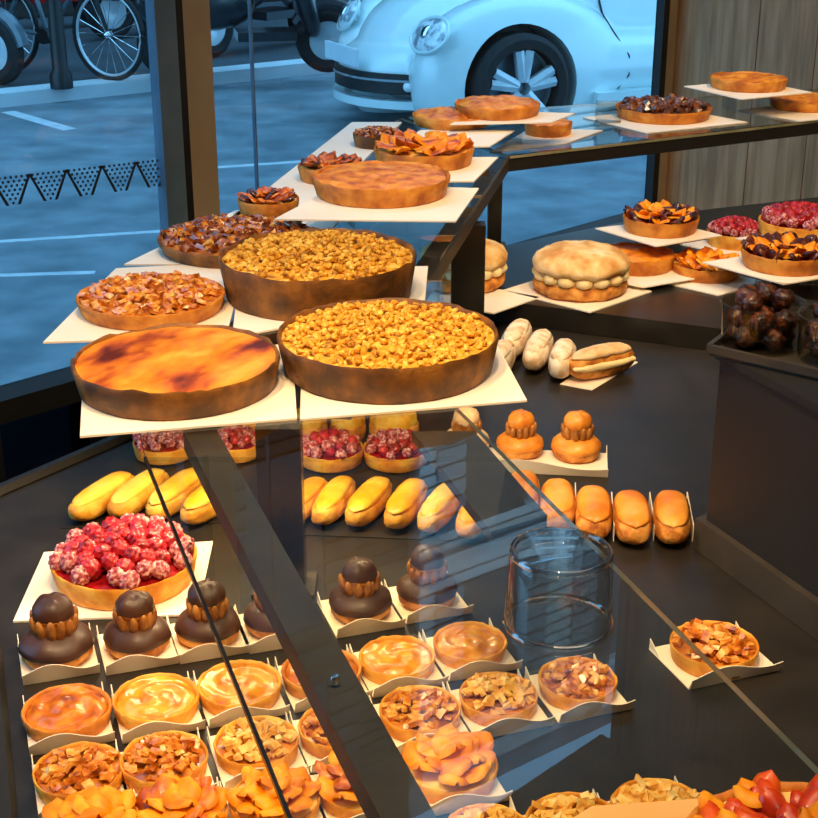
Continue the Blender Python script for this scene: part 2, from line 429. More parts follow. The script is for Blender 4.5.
def wheel(parent, x, s, y, r=.33):
    mb = MB(); spin_y(mb, [(.74 * r, -.09), (.9 * r, -.1), (r, -.07), (r, .07), (.9 * r, .1), (.74 * r, .09), (.74 * r, -.09)], (x, s * y, r)); wo = mb.build('wheel', m_tyre, parent)
    mb = MB(); spin_y(mb, [(.0, -.02), (.72 * r, -.02), (.72 * r, .0), (.0, .0)], (x, s * (y - .03), r)); mb.build('hub_plate', m_scootg, wo)
    mb = MB(); spin_y(mb, [(.67 * r, -.08), (.76 * r, -.105), (.77 * r, -.06), (.70 * r, .02), (.67 * r, -.08)], (x, s * y, r), flip=-s)
    spin_y(mb, [(0, -.075), (.13 * r, -.07), (.15 * r, -.02), (0, -.01)], (x, s * y, r), flip=-s)
    for k in range(5):
        for d in (-.16, .16):
            a = 2 * PI * k / 5 + .3; p0 = Vector((cos(a + d * .6) * .12 * r, 0, sin(a + d * .6) * .12 * r)); p1 = Vector((cos(a + d) * .70 * r, 0, sin(a + d) * .70 * r))
            off = Vector((x, s * (y + .062), r)); tube(mb, [p0 + off, p1 + off], [.036, .034], 6)
    mb.build('rim', m_rim, wo)
for x in (.83, 3.37):
    for s in (-1, 1): wheel(car, x, s, .80)
# lower grille wrapping round the nose, chrome line, plate
def noseband(name, z0, z1, ph, kn, m, th=.02, taper=0):
    mb = MB(); n = 24; vs = []
    for i in range(n + 1):
        f = -ph + 2 * ph * i / n; e = (1 - abs(f / ph) ** 4) * taper if taper else 0
        for k2, z in ((kn, z0 - e), (kn, z1 + e), (kn - th, z1 + e), (kn - th, z0 - e)):
            s, y = plan(f, 1, k2); vs.append((s, y, z))
    fs = []
    for i in range(n):
        for k in range(4): fs.append((i * 4 + k, i * 4 + (k + 1) % 4, i * 4 + 4 + (k + 1) % 4, i * 4 + 4 + k))
    fs += [(0, 1, 2, 3), (n * 4 + 3, n * 4 + 2, n * 4 + 1, n * 4)]
    mb.add(vs, fs); return mb.build(name, m, car)
noseband('lower_grille', .275, .40, .62, .012, m_cardk, .10)
noseband('chrome_strip', .352, .366, .58, .022, m_chrome, .03)
noseband('bumper_lip', .185, .235, .8, .03, m_car, .1)
mb = MB(); box(mb, -.03, -.012, -.26, .26, .43, .54); mb.build('number_plate', m_plate, car, smooth=0)
from mathutils.bvhtree import BVHTree
bvh = BVHTree.FromPolygons([v.co for v in body.data.vertices], [tuple(p.vertices) for p in body.data.polygons])
for s in (-1, 1):
    hit, n, _, _ = bvh.ray_cast(Vector((-1.5, s * .98, .84)), Vector((1.9, -s * .36, -.20)).normalized())
    n = (n + Vector((-.3, 0, .1))).normalized()
    q = n.to_track_quat('Z', 'Y').to_matrix()
    mb = MB(); ellipsoid(mb, hit, (.17, .115, .05), 24, 10, 2, q); h = mb.build('headlight', m_lens, car)
    mb = MB(); tube(mb, [hit + q @ Vector((.175 * cos(t), .12 * sin(t), .006)) for t in [2 * PI * k / 28 for k in range(28)]], .012, 6, closed=True); mb.build('headlight_ring', m_car, h)
    mb = MB(); ellipsoid(mb, hit + n * .035, (.04, .05, .03), 12, 8, 2, q); mb.build('headlight_bulb', m_chrome, h)
    mb = MB(); ellipsoid(mb, (plan(s * .52)[0] + .005, plan(s * .52)[1], .325), (.04, .035, .035), 12, 8); mb.build('fog_lamp', m_lens, car)
    mb = MB(); box(mb, 1.36, 2.80, min(s * .66, s * .90), max(s * .66, s * .90), .19, .27); mb.build('sill_board', m_car, car, smooth=0)
    mb = MB(); tube(mb, [h_[0] for h_ in (bvh.ray_cast(Vector((x_, s * 2.0, z_)), Vector((0, -s, 0))) for x_, z_ in ((1.56, .26), (1.62, .36), (1.62, .48), (1.58, .60), (1.54, .72), (1.52, .84))) if h_[0]], .007, 5); mb.build('door_seam', m_cardk, car)
mb = MB()
def cabfn(d): return 1
ellipsoid(mb, (2.25, 0, .72), (1.462, .672, .785), 40, 24, 2.3)
keep = [f for f in mb.f if all(1.0 < mb.v[i][2] < 1.42 for i in f)]
mb.f = keep; mb.m = [0] * len(keep); mb.build('side_glass', m_wdark, car)

# ---- bicycle, scooters, bollard on the far pavement
KZ = SZ + .10
def bicycle(p, rz, label):
    t = thing('bicycle', label, 'bicycle', p, rz); r = .33
    for x in (-.52, .52):
        mb = MB(); tube(mb, [(x + r * cos(a), 0, r + .01 + r * sin(a)) for a in [2 * PI * k / 40 for k in range(40)]], .02, 8, closed=True); w = mb.build('wheel', m_tyre, t)
        mb = MB(); tube(mb, [(x + .305 * cos(a), 0, r + .01 + .305 * sin(a)) for a in [2 * PI * k / 40 for k in range(40)]], .012, 6, closed=True); mb.build('rim', m_rim, w)
        mb = MB()
        for k in range(18):
            a = 2 * PI * k / 18; tube(mb, [(x, .02 if k % 2 else -.02, r + .01), (x + .305 * cos(a), 0, r + .01 + .305 * sin(a))], .0025, 4)
        ellipsoid(mb, (x, 0, r + .01), (.03, .05, .03), 10, 6); mb.build('spokes', m_chrome, w)
    mb = MB()
    bb, st, hd, rx, fx = (-.08, 0, .30), (-.24, 0, .80), (.36, 0, .82), (-.52, 0, .34), (.52, 0, .34)
    for a, b in ((bb, st), (st, hd), (bb, hd), (rx, bb), (rx, st)): tube(mb, [a, b], .018, 8)
    mb.build('frame', m_scootg, t)
    mb = MB(); tube(mb, [(.33, 0, .95), hd, (.44, 0, .55), fx], .016, 8); mb.build('fork', m_cardk, t)
    mb = MB(); tube(mb, [(.22, -.28, .98), (.34, -.12, 1.0), (.34, .12, 1.0), (.22, .28, .98)], .014, 8); mb.build('handlebar', m_cardk, t)
    mb = MB(); ellipsoid(mb, (-.27, 0, .90), (.14, .07, .035), 14, 8); mb.build('saddle', m_cardk, t)
    mb = MB(); tube(mb, [(-.08, -.07, .30), (-.08, .07, .30)], .06, 14); mb.build('crank', m_cardk, t)
    return t
def scooter(p, rz, label, mp, ms):
    t = thing('motor_scooter', label, 'scooter', p, rz); r = .25
    for x in (-.62, .62):
        mb = MB(); spin_y(mb, [(.15, -.045), (.21, -.055), (r, -.03), (r, .03), (.21, .055), (.15, .045), (.15, -.045)], (x, 0, r), 28); w = mb.build('wheel', m_tyre, t)
        mb = MB(); spin_y(mb, [(0, -.03), (.04, -.05), (.155, -.04), (.155, .04), (.04, .05), (0, .03)], (x, 0, r), 20); mb.build('rim', m_rim, w)
        mb = MB(); tube(mb, [(x + .28 * cos(a), 0, r + .28 * sin(a)) for a in [PI * (.05 + .8 * k / 10) for k in range(11)]], .05, 8); mb.build('mudguard', mp, t)
    mb = MB(); ellipsoid(mb, (-.42, 0, .56), (.48, .17, .22), 18, 10, 2.6); mb.build('rear_body', mp, t)
    mb = MB(); ellipsoid(mb, (-.36, 0, .79), (.42, .15, .07), 18, 10, 2.6); mb.build('seat', ms, t)
    mb = MB(); box(mb, -.1, .36, -.17, .17, .27, .34); mb.build('footboard', mp, t, smooth=0)
    mb = MB(); ellipsoid(mb, (.42, 0, .62), (.09, .22, .36), 16, 10, 2.6, rot(0, -.28, 0)); mb.build('leg_shield', mp, t)
    mb = MB(); tube(mb, [(.62, 0, .27), (.48, 0, .62), (.38, 0, .98)], .035, 8); mb.build('fork', m_chrome, t)
    mb = MB(); tube(mb, [(.24, -.34, 1.0), (.36, -.16, 1.02), (.36, .16, 1.02), (.24, .34, 1.0)], .018, 8); mb.build('handlebar', m_cardk, t)
    mb = MB(); ellipsoid(mb, (.46, 0, .93), (.09, .11, .09), 12, 8); mb.build('headlight', m_lens, t)
    return t
def pz(u, v): return at(u, v, KZ)
p = pz(112, 80); rz = math.radians(-28)
bicycle(p - Vector((cos(rz) * .52, sin(rz) * .52, 0)), rz, 'bicycle with thin spoked wheels on the far pavement, beside the short dark bollard')
p = pz(0, 84); scooter(p - Vector((cos(-.5) * .62, sin(-.5) * .62, 0)), -.5, 'grey motor scooter at the edge of the view behind the bollard', m_scootg, m_cardk)
p = pz(328, 72); scooter(p + Vector((-.62 * cos(.2), -.62 * sin(.2), 0)), .2, 'black motor scooter whose front wheel shows beside the pale blue car nose', m_scoot, m_cardk)
p = pz(262, 50); scooter(p, .9, 'black motor scooter standing behind the tan window post', m_scoot, m_cardk)
p = pz(40, 30); scooter(p, .6, 'red scooter parked behind the bicycle and the bollard', m_red, m_scoot)
p = pz(168, 34); scooter(p, .75, 'black motor scooter parked behind the bicycle wheel', m_scoot, m_cardk)
t = thing('bollard', 'short dark street bollard beside the bicycle on the far pavement', 'bollard', pz(62, 88))
mb = MB(); lathe(mb, [(0, 0), (.085, 0), (.085, .1), (.06, .14), (.055, .78), (.0, .80)], 16); mb.build('post', m_cardk, t)
mb = MB(); ellipsoid(mb, (0, 0, .84), (.08, .08, .07), 14, 8); mb.build('cap', m_cardk, t)

# ------------------------------------------------------------------ counter furniture
DZ, GZ, STZ = .80, 1.05, .845
deck = thing('counter', 'long dark slate counter top carrying the rows of small pastries', 'counter', (0, 0, 0))
DECK = [(-.29, .80), (-.47, 1.364), (-.62, 1.75), (-.42, 2.03), (-.02, 2.75), (.10, 2.86), (.53, 3.06), (1.05, 3.30), (1.25, 2.0), (.9, 1.0), (.6, .80)]
mb = MB(); prism(mb, DECK, DZ - .04, DZ); mb.build('worktop', m_deck, deck, smooth=0)
INN = [(x * .96 + .01, y * .98 + .03) for x, y in DECK]
mb = MB(); prism(mb, INN, .0, DZ - .04); mb.build('cabinet', m_black, deck, smooth=0)
mb = MB()
for a, b in ((0, 1), (1, 2), (2, 3)):
    tube(mb, [Vector((*DECK[a], DZ + .003)), Vector((*DECK[b], DZ + .003))], .011, 6)
mb.build('edge_rail', m_black, deck)
# far raised step
s0, s1 = at(560, 331, DZ), at(717, 352, DZ); sd = s1 - s0; s2 = s0 - sd * 1.1; s3 = s1 + sd * 2.2
q0, q1, q2 = at(462, 254, STZ), at(663, 214, STZ), at(930, 185, STZ)
step = [(s2.x, s2.y), (s0.x, s0.y), (s1.x, s1.y), (s3.x, s3.y), (q2.x, q2.y), (q1.x, q1.y), (q0.x, q0.y)]
o = MB(); prism(o, step, DZ + .001, STZ); o = o.build('display_step', m_step, smooth=0)
tag(o, 'raised black granite step under the round tarts at the back of the counter', 'step')
# dark cabinet on the right
bx = thing('till_cabinet', 'tall black cabinet standing on the counter under the tray of praline tubs', 'cabinet', (0, 0, 0))
BX = [(.385, 1.63), (.56, 1.23), (1.15, 1.45), (.95, 2.02)]
mb = MB(); prism(mb, BX, DZ + .045, 1.065); mb.build('body', m_black, bx, smooth=0)
mb = MB(); prism(mb, [(.372, 1.635), (.555, 1.21), (1.17, 1.44), (.96, 2.04)], DZ + .001, DZ + .045); mb.build('plinth', m_bar, bx, smooth=0)
mb = MB(); prism(mb, [(.379, 1.634), (.557, 1.22), (1.16, 1.445), (.955, 2.03)], 1.065, 1.075); mb.build('top', m_black, bx, smooth=0)

# glass shelf running round the counter
sh = thing('glass_shelf', 'raised clear glass shelf on dark metal posts running round the counter', 'shelf', (0, 0, 0))
T = .006
def pane(poly, side=1):
    mb = MB(); prism(mb, poly, GZ - T, GZ, 0, side); return mb.build('glass_pane', [m_pane, m_edge], sh, smooth=0)
AL = at(145, 457, GZ); AL2 = at(290, 818, GZ); AR = at(452, 402, GZ); AR2 = at(818, 768, GZ)
dl = AL2 - AL; dr = AR2 - AR
AL3 = AL + dl * 1.35; AR3 = AR + dr * 1.35
ARf = AR + dr * ((AL.y - AR.y) / dr.y)
pa = pane([(AL.x, AL.y), (AL3.x, AL3.y), (AR3.x, AR3.y), (ARf.x, ARf.y)], [1, 1, 1, 0])
BI0, BI1 = at(440, 258, GZ), at(508, 156, GZ)
pane([(AL.x, AL.y + .001), (ARf.x, ARf.y + .001), (AR.x, AR.y), (BI0.x, BI0.y), (BI1.x, BI1.y), (-.02, 3.40), (-.27, 2.55), (-.40, 1.82)], [0, 1, 1, 1, 1, 1, 1, 0])
C1 = at(818, 120, GZ); C1 = BI1 + (C1 - BI1) * 1.35
pane([(BI1.x + .004, BI1.y), (C1.x, C1.y), (C1.x - .10, C1.y + .34), (.0, 3.42)])
def rail(name, a, b, w, z0, z1, m, parent=sh):
    a = Vector(a); b = Vector(b); d = (b - a).normalized(); n = Vector((-d.y, d.x, 0)) * w / 2
    mb = MB(); prism(mb, [(p.x, p.y) for p in (a - n, b - n, b + n, a + n)], z0, z1); return mb.build(name, m, parent, smooth=0)
RT = GZ - T
r0 = at(199, 430, RT - .002); r1 = at(386, 778, RT - .002); r1 = r0 + (r1 - r0) * 1.5
rl = rail('rail', r0, r1, .036, RT - .024, RT, m_bar)
mb = MB(); pscr = at(335, 686, RT); lathe(mb, [(0, .004), (.003, .0035), (.004, .001), (.004, -.003), (0, -.003)], 12, c=(pscr.x, pscr.y, GZ + .0)); mb.build('screw', m_steel, rl)
rail('edge_strip', AL, AL3, .003, RT + .002, GZ + .0006, m_dedge)
b0 = BI0 + (BI0 - BI1) * .75
rail('rail', b0 + Vector((-.016, 0, 0)), BI1 + Vector((-.016, 0, 0)), .036, RT - .026, RT, m_bar)
nC = Vector((-(C1 - BI1).y, (C1 - BI1).x, 0)).normalized()
rail('rail', BI1 + nC * .018, C1 + nC * .018, .034, RT - .028, RT, m_black)
def post(u0, u1, vtop, zf=DZ, z1=RT - .024, dy=.02):
    a, b = at(u0, vtop, z1), at(u1, vtop, z1); c = (a + b) / 2; w = (b - a).length / 2
    mb = MB(); box(mb, c.x - w, c.x + w, c.y - .018 + dy, c.y + .018 + dy, zf + .001, z1); po = mb.build('post', m_dedge, sh, smooth=0)
    mb = MB(); box(mb, c.x - w - .012, c.x + w + .012, c.y + dy - .03, c.y + dy + .03, zf + .0005, zf + .006); mb.build('foot_plate', m_bar, po, smooth=0)
post(252, 298, 440, DZ, RT - .024, .05); post(452, 486, 226); post(489, 503, 170, STZ)
br = [at(u, v, RT - .006) for u, v in ((412, 436), (474, 436), (547, 521), (491, 537))]
mb = MB(); prism(mb, [(p.x, p.y) for p in br], RT - .012, RT); mb.build('bracket', m_bar, sh, smooth=0)

# ------------------------------------------------------------------ card helpers
def board(pix, z, label, m=None, group=None, th=.0025):
    pts = [at(u, v, z + th) for u, v in pix]; c = sum(pts, Vector()) / len(pts)
    mb = MB(); prism(mb, [(p.x - c.x, p.y - c.y) for p in pts], 0, th)
    o = mb.build('cake_board', m or m_board, smooth=0, loc=(c.x, c.y, z)); return tag(o, label, 'board', group)

def sqboard(p, half, rz, z, label, m=None, th=.0025):
    mb = MB(); box(mb, -half, half, -half, half, 0, th); o = mb.build('cake_board', m or m_board, smooth=0, loc=(p.x, p.y, z), rot=(0, 0, rz)); return tag(o, label, 'board')

def riser(p, z0, z1, w, rz, label):
    t = thing('acrylic_riser', label, 'stand', (p.x, p.y, z0), rz); h = z1 - z0 - .0003
    mb = MB(); box(mb, -w, w, -w * .7, w * .7, h - .003, h); mb.build('top', m_acr, t, smooth=0)
    for s in (-1, 1):
        mb = MB(); box(mb, s * w - .0015, s * w + .0015, -w * .7, w * .7, 0, h - .003); mb.build('leg', m_acr, t, smooth=0)
    return t

# ------------------------------------------------------------------ pastry parts
def nz(x, y, z=0): return noise.noise(Vector((x, y, z)))
def crust(R, h, m, parent, seed=0, flute=0, wob=.03, thick=.07, n=72, flare=.94, name='crust'):
    pr = [(0, 0), (R * flare * .98, 0), (R * flare, .06 * h), (R * (flare + 1) / 2, .5 * h), (R, .93 * h), (R * (1 - thick * .25), 1.03 * h), (R * (1 - thick * .7), 1.0 * h), (R * (1 - thick), .85 * h), (R * (1 - thick * 1.1), .6 * h)]
    def fn(t, i, r, z):
        if r == 0: return r, z
        k = 1 + wob * .35 * nz(cos(t) * 2.2 + seed, sin(t) * 2.2, z * 20) + wob * .2 * nz(cos(t) * 9 + seed, sin(t) * 9)
        if flute and i >= 2: k += .012 * abs(sin(t * flute / 2)) * min(1, z / h)
        zz = z + (wob * h * 2.2 * nz(cos(t) * 3 + seed, sin(t) * 3, 5) + wob * h * 2 * nz(cos(t) * 11 + seed, sin(t) * 11, 7) if i >= 4 else 0)
        return r * k, zz
    return lathe(MB(), pr, n, fn).build(name, m, parent, 60)

def filling(R, z, m, parent, seed=0, dome=.004, amp=.002, fr=60, n=56, rings=14, name='filling', swirl=0, edge=.012):
    pr = [(R * i / rings, z) for i in range(rings + 1)] + [(R * .98, z - edge)]
    def fn(t, i, r, zz):
        x, y = r * cos(t), r * sin(t)
        if i > rings: return r, zz
        k = dome * (1 - (r / R) ** 2) + amp * (nz(x * fr + seed, y * fr, seed) + .5 * nz(x * fr * 2.3, y * fr * 2.3 + seed, 3))
        if swirl and r > 0: k += swirl * sin(2.0 * t + r / R * 11 + seed) * min(1, r / R * 2)
        return r, zz + k
    return lathe(MB(), pr, n, fn).build(name, m, parent, 80)

ICO = None
def chunk(mb, p, s, rnd, flat=1.0, kind='nut'):
    global ICO
    M = rot(rnd.uniform(-.6, .6), rnd.uniform(-.6, .6), rnd.uniform(0, 6.3))
    if kind == 'nut':
        a, b, c = s * rnd.uniform(.7, 1.3), s * rnd.uniform(.5, .9), s * rnd.uniform(.35, .6) * flat
        vs = []
        for x in (-1, 1):
            for y in (-1, 1):
                for z in (-1, 1):
                    vs.append(M @ Vector((x * a * rnd.uniform(.6, 1), y * b * rnd.uniform(.6, 1), z * c * rnd.uniform(.6, 1))) + Vector(p))
        mb.add(vs, [(0, 1, 3, 2), (4, 6, 7, 5), (0, 4, 5, 1), (2, 3, 7, 6), (0, 2, 6, 4), (1, 5, 7, 3)])
    else:
        if ICO is None:
            bm = bmesh.new(); bmesh.ops.create_icosphere(bm, subdivisions=1, radius=1); ICO = ([v.co.copy() for v in bm.verts], [tuple(v.index for v in f.verts) for f in bm.faces]); bm.free()
        a = s * rnd.uniform(.7, 1.4); b = s * rnd.uniform(.6, 1.1); c = s * rnd.uniform(.5, .9) * flat
        mb.add([M @ Vector((v.x * a * rnd.uniform(.75, 1.15), v.y * b * rnd.uniform(.75, 1.15), v.z * c * rnd.uniform(.75, 1.15))) + Vector(p) for v in ICO[0]], ICO[1])

def topping(R, z, n, s, m, parent, seed, dome=.01, kind='nut', name='nut_topping', sm=0, jit=.003):
    rnd = random.Random(seed); mb = MB()
    for k in range(n):
        r = R * math.sqrt((k + .5) / n); t = k * 2.39996 + rnd.uniform(-.3, .3); r *= rnd.uniform(.95, 1.02)
        chunk(mb, (r * cos(t), r * sin(t), z + dome * (1 - (r / R) ** 2) + rnd.uniform(-jit, jit)), s, rnd, 1, kind)
    return stuff(mb.build(name, m, parent, sm))

def slices(R, z, rings, m, parent, seed, L=.03, wd=.018, tilt=.7, name='apricot_slice', m2=None, th=.004):
    """overlapping fruit slices standing in rings; each its own child"""
    rnd = random.Random(seed); protos = []
    for q in range(3):
        mb = MB(); nu, nv = 7, 5; vs = []
        for side in (1, -1):
            for i in range(nu):
                for j in range(nv):
                    a = (i / (nu - 1) - .5) * 2; b = (j / (nv - 1)) * 2 - 1
                    ww = wd * math.sqrt(max(0, 1 - (abs(a) ** 2.4) * .98)) * (1 + .1 * q)
                    edge = min(1, (1 - abs(a)) * 3 + .1) * min(1, (1 - abs(b)) * 2.2 + .1)
                    zz = .30 * wd * (1 - b * b) + .25 * L * a * a * (.5 + .3 * q) + side * th * edge * .5 + .0015 * nz(a * 3 + q * 7, b * 3 + seed)
                    vs.append((a * L, b * ww, zz))
        fs = []
        for s in range(2):
            for i in range(nu - 1):
                for j in range(nv - 1):
                    k = s * nu * nv + i * nv + j; fs.append((k, k + nv, k + nv + 1, k + 1))
        B = [(i * nv) for i in range(nu)] + [(nu - 1) * nv + j for j in range(1, nv)] + [i * nv + nv - 1 for i in range(nu - 2, -1, -1)] + [j for j in range(nv - 2, 0, -1)]
        o = nu * nv
        for i in range(len(B)): a, b = B[i], B[(i + 1) % len(B)]; fs.append((a, b, b + o, a + o))
        protos.append(mb.add(vs, fs))
    meshes = []
    for q, (rr, cnt, dz) in enumerate(rings):
        for k in range(cnt):
            t = 2 * PI * (k + .5 * (q % 2)) / cnt + rnd.uniform(-.15, .15)
            i = rnd.randrange(3)
            rt = (rnd.uniform(-.5, .5), tilt * rnd.uniform(.2, 1.6), t + rnd.uniform(-.9, .9))
            rj = rr + rnd.uniform(-.07, .07)
            loc = (rj * R * cos(t), rj * R * sin(t), z + dz + rnd.uniform(-.002, .003))
            mm = m2 if (m2 and rnd.random() < .35) else m
            if mm is not m: i += 3
            while len(meshes) <= i: meshes.append(None)
            if meshes[i] is None:
                o = protos[i % 3].build(name, mm, parent, 60); meshes[i] = o.data
            else:
                o = bpy.data.objects.new(name, meshes[i]); C.objects.link(o); o.parent = parent
            o.location = loc; o.rotation_euler = Euler(rt, 'XYZ')
            o.rotation_euler = (Matrix.Rotation(rt[2], 3, 'Z') @ Matrix.Rotation(-rt[1], 3, 'Y') @ Matrix.Rotation(rt[0], 3, 'X')).to_euler()

_berry = {}
def berry_mesh(m, r):
    key = (m.name, r)
    if key not in _berry:
        drup = []
        for k in range(34):
            zz = 1 - 2 * (k + .5) / 34; q = math.sqrt(1 - zz * zz); drup.append(Vector((q * cos(k * 2.39996), q * sin(k * 2.39996), zz)))
        def fn(d):
            d = d.normalized(); a = max(d.dot(x) for x in drup); return .80 + .22 * max(0, 1 - (math.acos(min(1, a)) / .36) ** 2)
        mb = MB(); ellipsoid(mb, (0, 0, 0), (r, r, r * 1.08), 30, 20, 2, None, 0, fn)
        o = mb.build('raspberry', m, None, 180); _berry[key] = o.data; bpy.data.objects.remove(o)
    return _berry[key]
def berries(R, z, n, r, parent, seed, rim=True, dome=.02):
    rnd = random.Random(seed)
    for k in range(n):
        rr = R * math.sqrt((k + .3) / n); t = k * 2.39996 + rnd.uniform(-.1, .1)
        dusty = rim and (rr > R * .80 or (R < .05 and rnd.random() < .5))
        o = bpy.data.objects.new('raspberry', berry_mesh(m_raspd if dusty else m_rasp, r)); C.objects.link(o); o.parent = parent
        o.location = (rr * cos(t), rr * sin(t), z + dome * (1 - (rr / R) ** 2)); o.rotation_euler = (rnd.uniform(-.8, .8), rnd.uniform(-.8, .8), rnd.uniform(0, 6)); s = rnd.uniform(.9, 1.1); o.scale = (s, s, s)

# ------------------------------------------------------------------ tart makers
def tart(u, vb, w, z, h, style, label, seed, rz=None, name='tart', p=None, Rr=None):
    if p is None: p, Rr = foot(u, vb, w, z)
    p = Vector((p.x, p.y, z)); R_ = Rr
    t = thing(name, label, 'tart', p, random.Random(seed).uniform(0, 6) if rz is None else rz)
    if style == 'flan':
        crust(R_, h, m_dcrust, t, seed, 0, .05, .05); filling(R_ * .955, h * .93, m_flan, t, seed, .004, .0035, 22, name='custard', rings=20)
    elif style == 'crumble':
        crust(R_, h, m_dcrust, t, seed, 0, .03, .045); filling(R_ * .96, h * .9, m_crumb, t, seed, .010, .003, 70)
        topping(R_ * .93, h * .94, 620, R_ * .040, m_crumb, t, seed, .014, 'crumb', 'crumble_topping', 0, .0035)
    elif style in ('nut', 'dnut', 'lnut'):
        crust(R_, h, m_crust if style != 'dnut' else m_dcrust, t, seed, 40, .03, .05); filling(R_ * .955, h * .9, m_nutbed, t, seed, .006, .002)
        topping(R_ * .93, h * .98, 260, R_ * .075, {'nut': m_nut, 'dnut': m_dnut, 'lnut': m_lnut}[style], t, seed, .010)
        if style == 'dnut': topping(R_ * .90, h * 1.06, 70, R_ * .07, m_nut, t, seed + 5, .010)
    elif style == 'apple':
        crust(R_, h, m_crust, t, seed, 0, .05, .06); filling(R_ * .945, h * .90, m_apple, t, seed, .005, .004, 45, rings=18)
    elif style == 'wave':
        crust(R_, h, m_crust, t, seed, 0, .05, .06); filling(R_ * .945, h * .90, m_apple, t, seed, .010, .006, 34, rings=20, swirl=.002)
    elif style in ('apricot', 'apricot_b', 'apricot_r', 'prune'):
        crust(R_, h, m_crust, t, seed, 36, .03, .06); filling(R_ * .94, h * .85, m_custard if style != 'prune' else m_jam, t, seed, .004, .002)
        a, b = {'apricot': (m_apri, m_apri_b), 'apricot_b': (m_apri_b, m_prune), 'apricot_r': (m_apri_r, m_apri), 'prune': (m_apri, m_prune)}[style]
        L = R_ * (.27 if style != 'apricot_r' else .13)
        if style == 'apricot_r': slices(R_, h * .92, [(.88, 34, .002), (.74, 28, .006), (.60, 22, .009), (.44, 16, .011), (.27, 9, .013), (.1, 4, .013)], a, t, seed, L, L * .7, .45, 'fruit_slice', b, .005)
        else: slices(R_, h * .92, [(.76, 16, .003), (.5, 11, .006), (.22, 6, .008)], a, t, seed, L * .9, L * .62, .38, 'apricot_slice', b, .006)
        if style == 'prune': slices(R_, h * .9, [(.86, 18, .004)], m_prune, t, seed + 3, L * .7, L * .5, .9, 'prune_slice', None, .007)
    elif style == 'choc':
        crust(R_, h, m_crust, t, seed, 36, .03, .05); filling(R_ * .95, h * .88, m_choc, t, seed, .004, .002)
        topping(R_ * .9, h * 1.02, 90, R_ * .13, m_choc_chunk, t, seed, .008, 'crumb', 'chocolate_topping', 30)
    elif style == 'raspberry':
        crust(R_, h, m_lcrust, t, seed, 0, .02, .06); filling(R_ * .94, h * .88, m_jam, t, seed, .004, .001)
        nb = 50 if R_ > .06 else 26; r = R_ * (.142 if R_ > .06 else .17)
        berries(R_ * .90, h * 1.0 + r * .35, nb, r, t, seed, True, .018 if R_ > .06 else .012)
    return t

def tart_on_board(u, vb, w, z, h, style, label, seed, pix, blabel, zb, raise_label=None, rpos=None):
    tart(u, vb, w, z + .0027, h, style, label, seed)
    board(pix, z, blabel)
    if raise_label:
        p, r = foot(u, vb, w, z); riser(p, zb + .0004, z - .0002, r * .5, .3, raise_label)

# ---- big tarts on the glass, corner of the shelf
G1 = GZ + .0006
board([(80, 436), (297, 418), (292, 344), (84, 352)], G1, 'white card under the flan with browned top')
tart(178, 421, 206, G1 + .0027, .036, 'flan', 'wide flan tart with browned blotchy custard top in a dark crust', 11)
board([(300, 419), (527, 400), (492, 335), (302, 345)], G1, 'white card with a sharp corner under the nearest crumble tart')
tart(388, 405, 220, G1 + .0027, .046, 'crumble', 'tall crumble tart nearest the camera, beside the browned flan', 12)
board([(43, 342), (226, 336), (246, 262), (116, 268)], G1, 'white card jutting over the window side under the coarse nut tart')
tart(152, 331, 146, G1 + .0027, .022, 'nut', 'low tart of coarse caramelised nuts right behind the flan', 13)
board([(232, 337), (425, 300), (428, 266), (240, 270)], G1, 'white card showing under the front of the second crumble tart')
tart(319, 323, 196, G1 + .0027, .060, 'crumble', 'tall crumble tart standing behind the other crumble tart', 14)
board([(124, 264), (300, 264), (345, 214), (236, 210)], G1, 'white card under the dark nut tart by the window post')
tart(237, 269, 156, G1 + .0027, .022, 'dnut', 'dark roasted nut tart half hidden by the rear crumble tart', 15)
# ---- shelf going back
board([(222, 224), (300, 224), (402, 122), (352, 122)], G1, 'long white card under the three small dark tarts along the window side')
tart(269, 221, 61, G1 + .0027, .028, 'apricot_b', 'small dark browned fruit tart nearest on the window side card', 21)
tart(331, 186, 65, G1 + .0027, .028, 'apricot_b', 'small orange and brown fruit tart between two others on the long card', 22)
tart(378, 150, 50, G1 + .0027, .026, 'dnut', 'small dark tart farthest along the window side card', 23)
ZA = GZ + .048
tart_on_board(381, 209, 138, ZA, .032, 'apple', 'wide thin apple tart in front on the raised cards', 24, [(274, 219), (456, 221), (479, 188), (340, 184)], 'raised white card under the wide thin apple tart', GZ, 'clear riser under the apple tart card')
tart_on_board(424, 173, 100, ZA, .030, 'apricot', 'tart piled with bright orange apricot slices behind the apple tart', 25, [(362, 182), (474, 181), (498, 157), (392, 157)], 'raised white card under the apricot slice tart', GZ, 'clear riser under the apricot slice tart')
tart_on_board(452, 131, 80, ZA, .022, 'wave', 'pale wavy apple tart between the apricot tart and the car', 26, [(392, 149), (490, 146), (515, 130), (420, 130)], 'raised white card under the pale wavy tart', GZ, 'clear riser under the pale wavy tart')
tart_on_board(497, 121, 86, ZA + .02, .024, 'wave', 'flat golden tart in front of the car wheel on a raised card', 27, [(450, 124), (552, 122), (575, 113), (480, 110)], 'raised white card below the car wheel', GZ, 'clear riser below the car wheel tart')
tart(548, 138, 48, G1 + .0027, .026, 'apple', 'small plain tart low on the glass in front of the car wheel', 28)
board([(490, 152), (566, 143), (603, 130), (530, 128)], G1, 'white card lying flat under the small plain tart')
tart(663, 125, 95, G1 + .0027, .026, 'choc', 'tart topped with dark chocolate chunks on the far glass shelf', 29)
board([(583, 117), (646, 133), (748, 122), (676, 108)], G1, 'white card under the chocolate chunk tart')
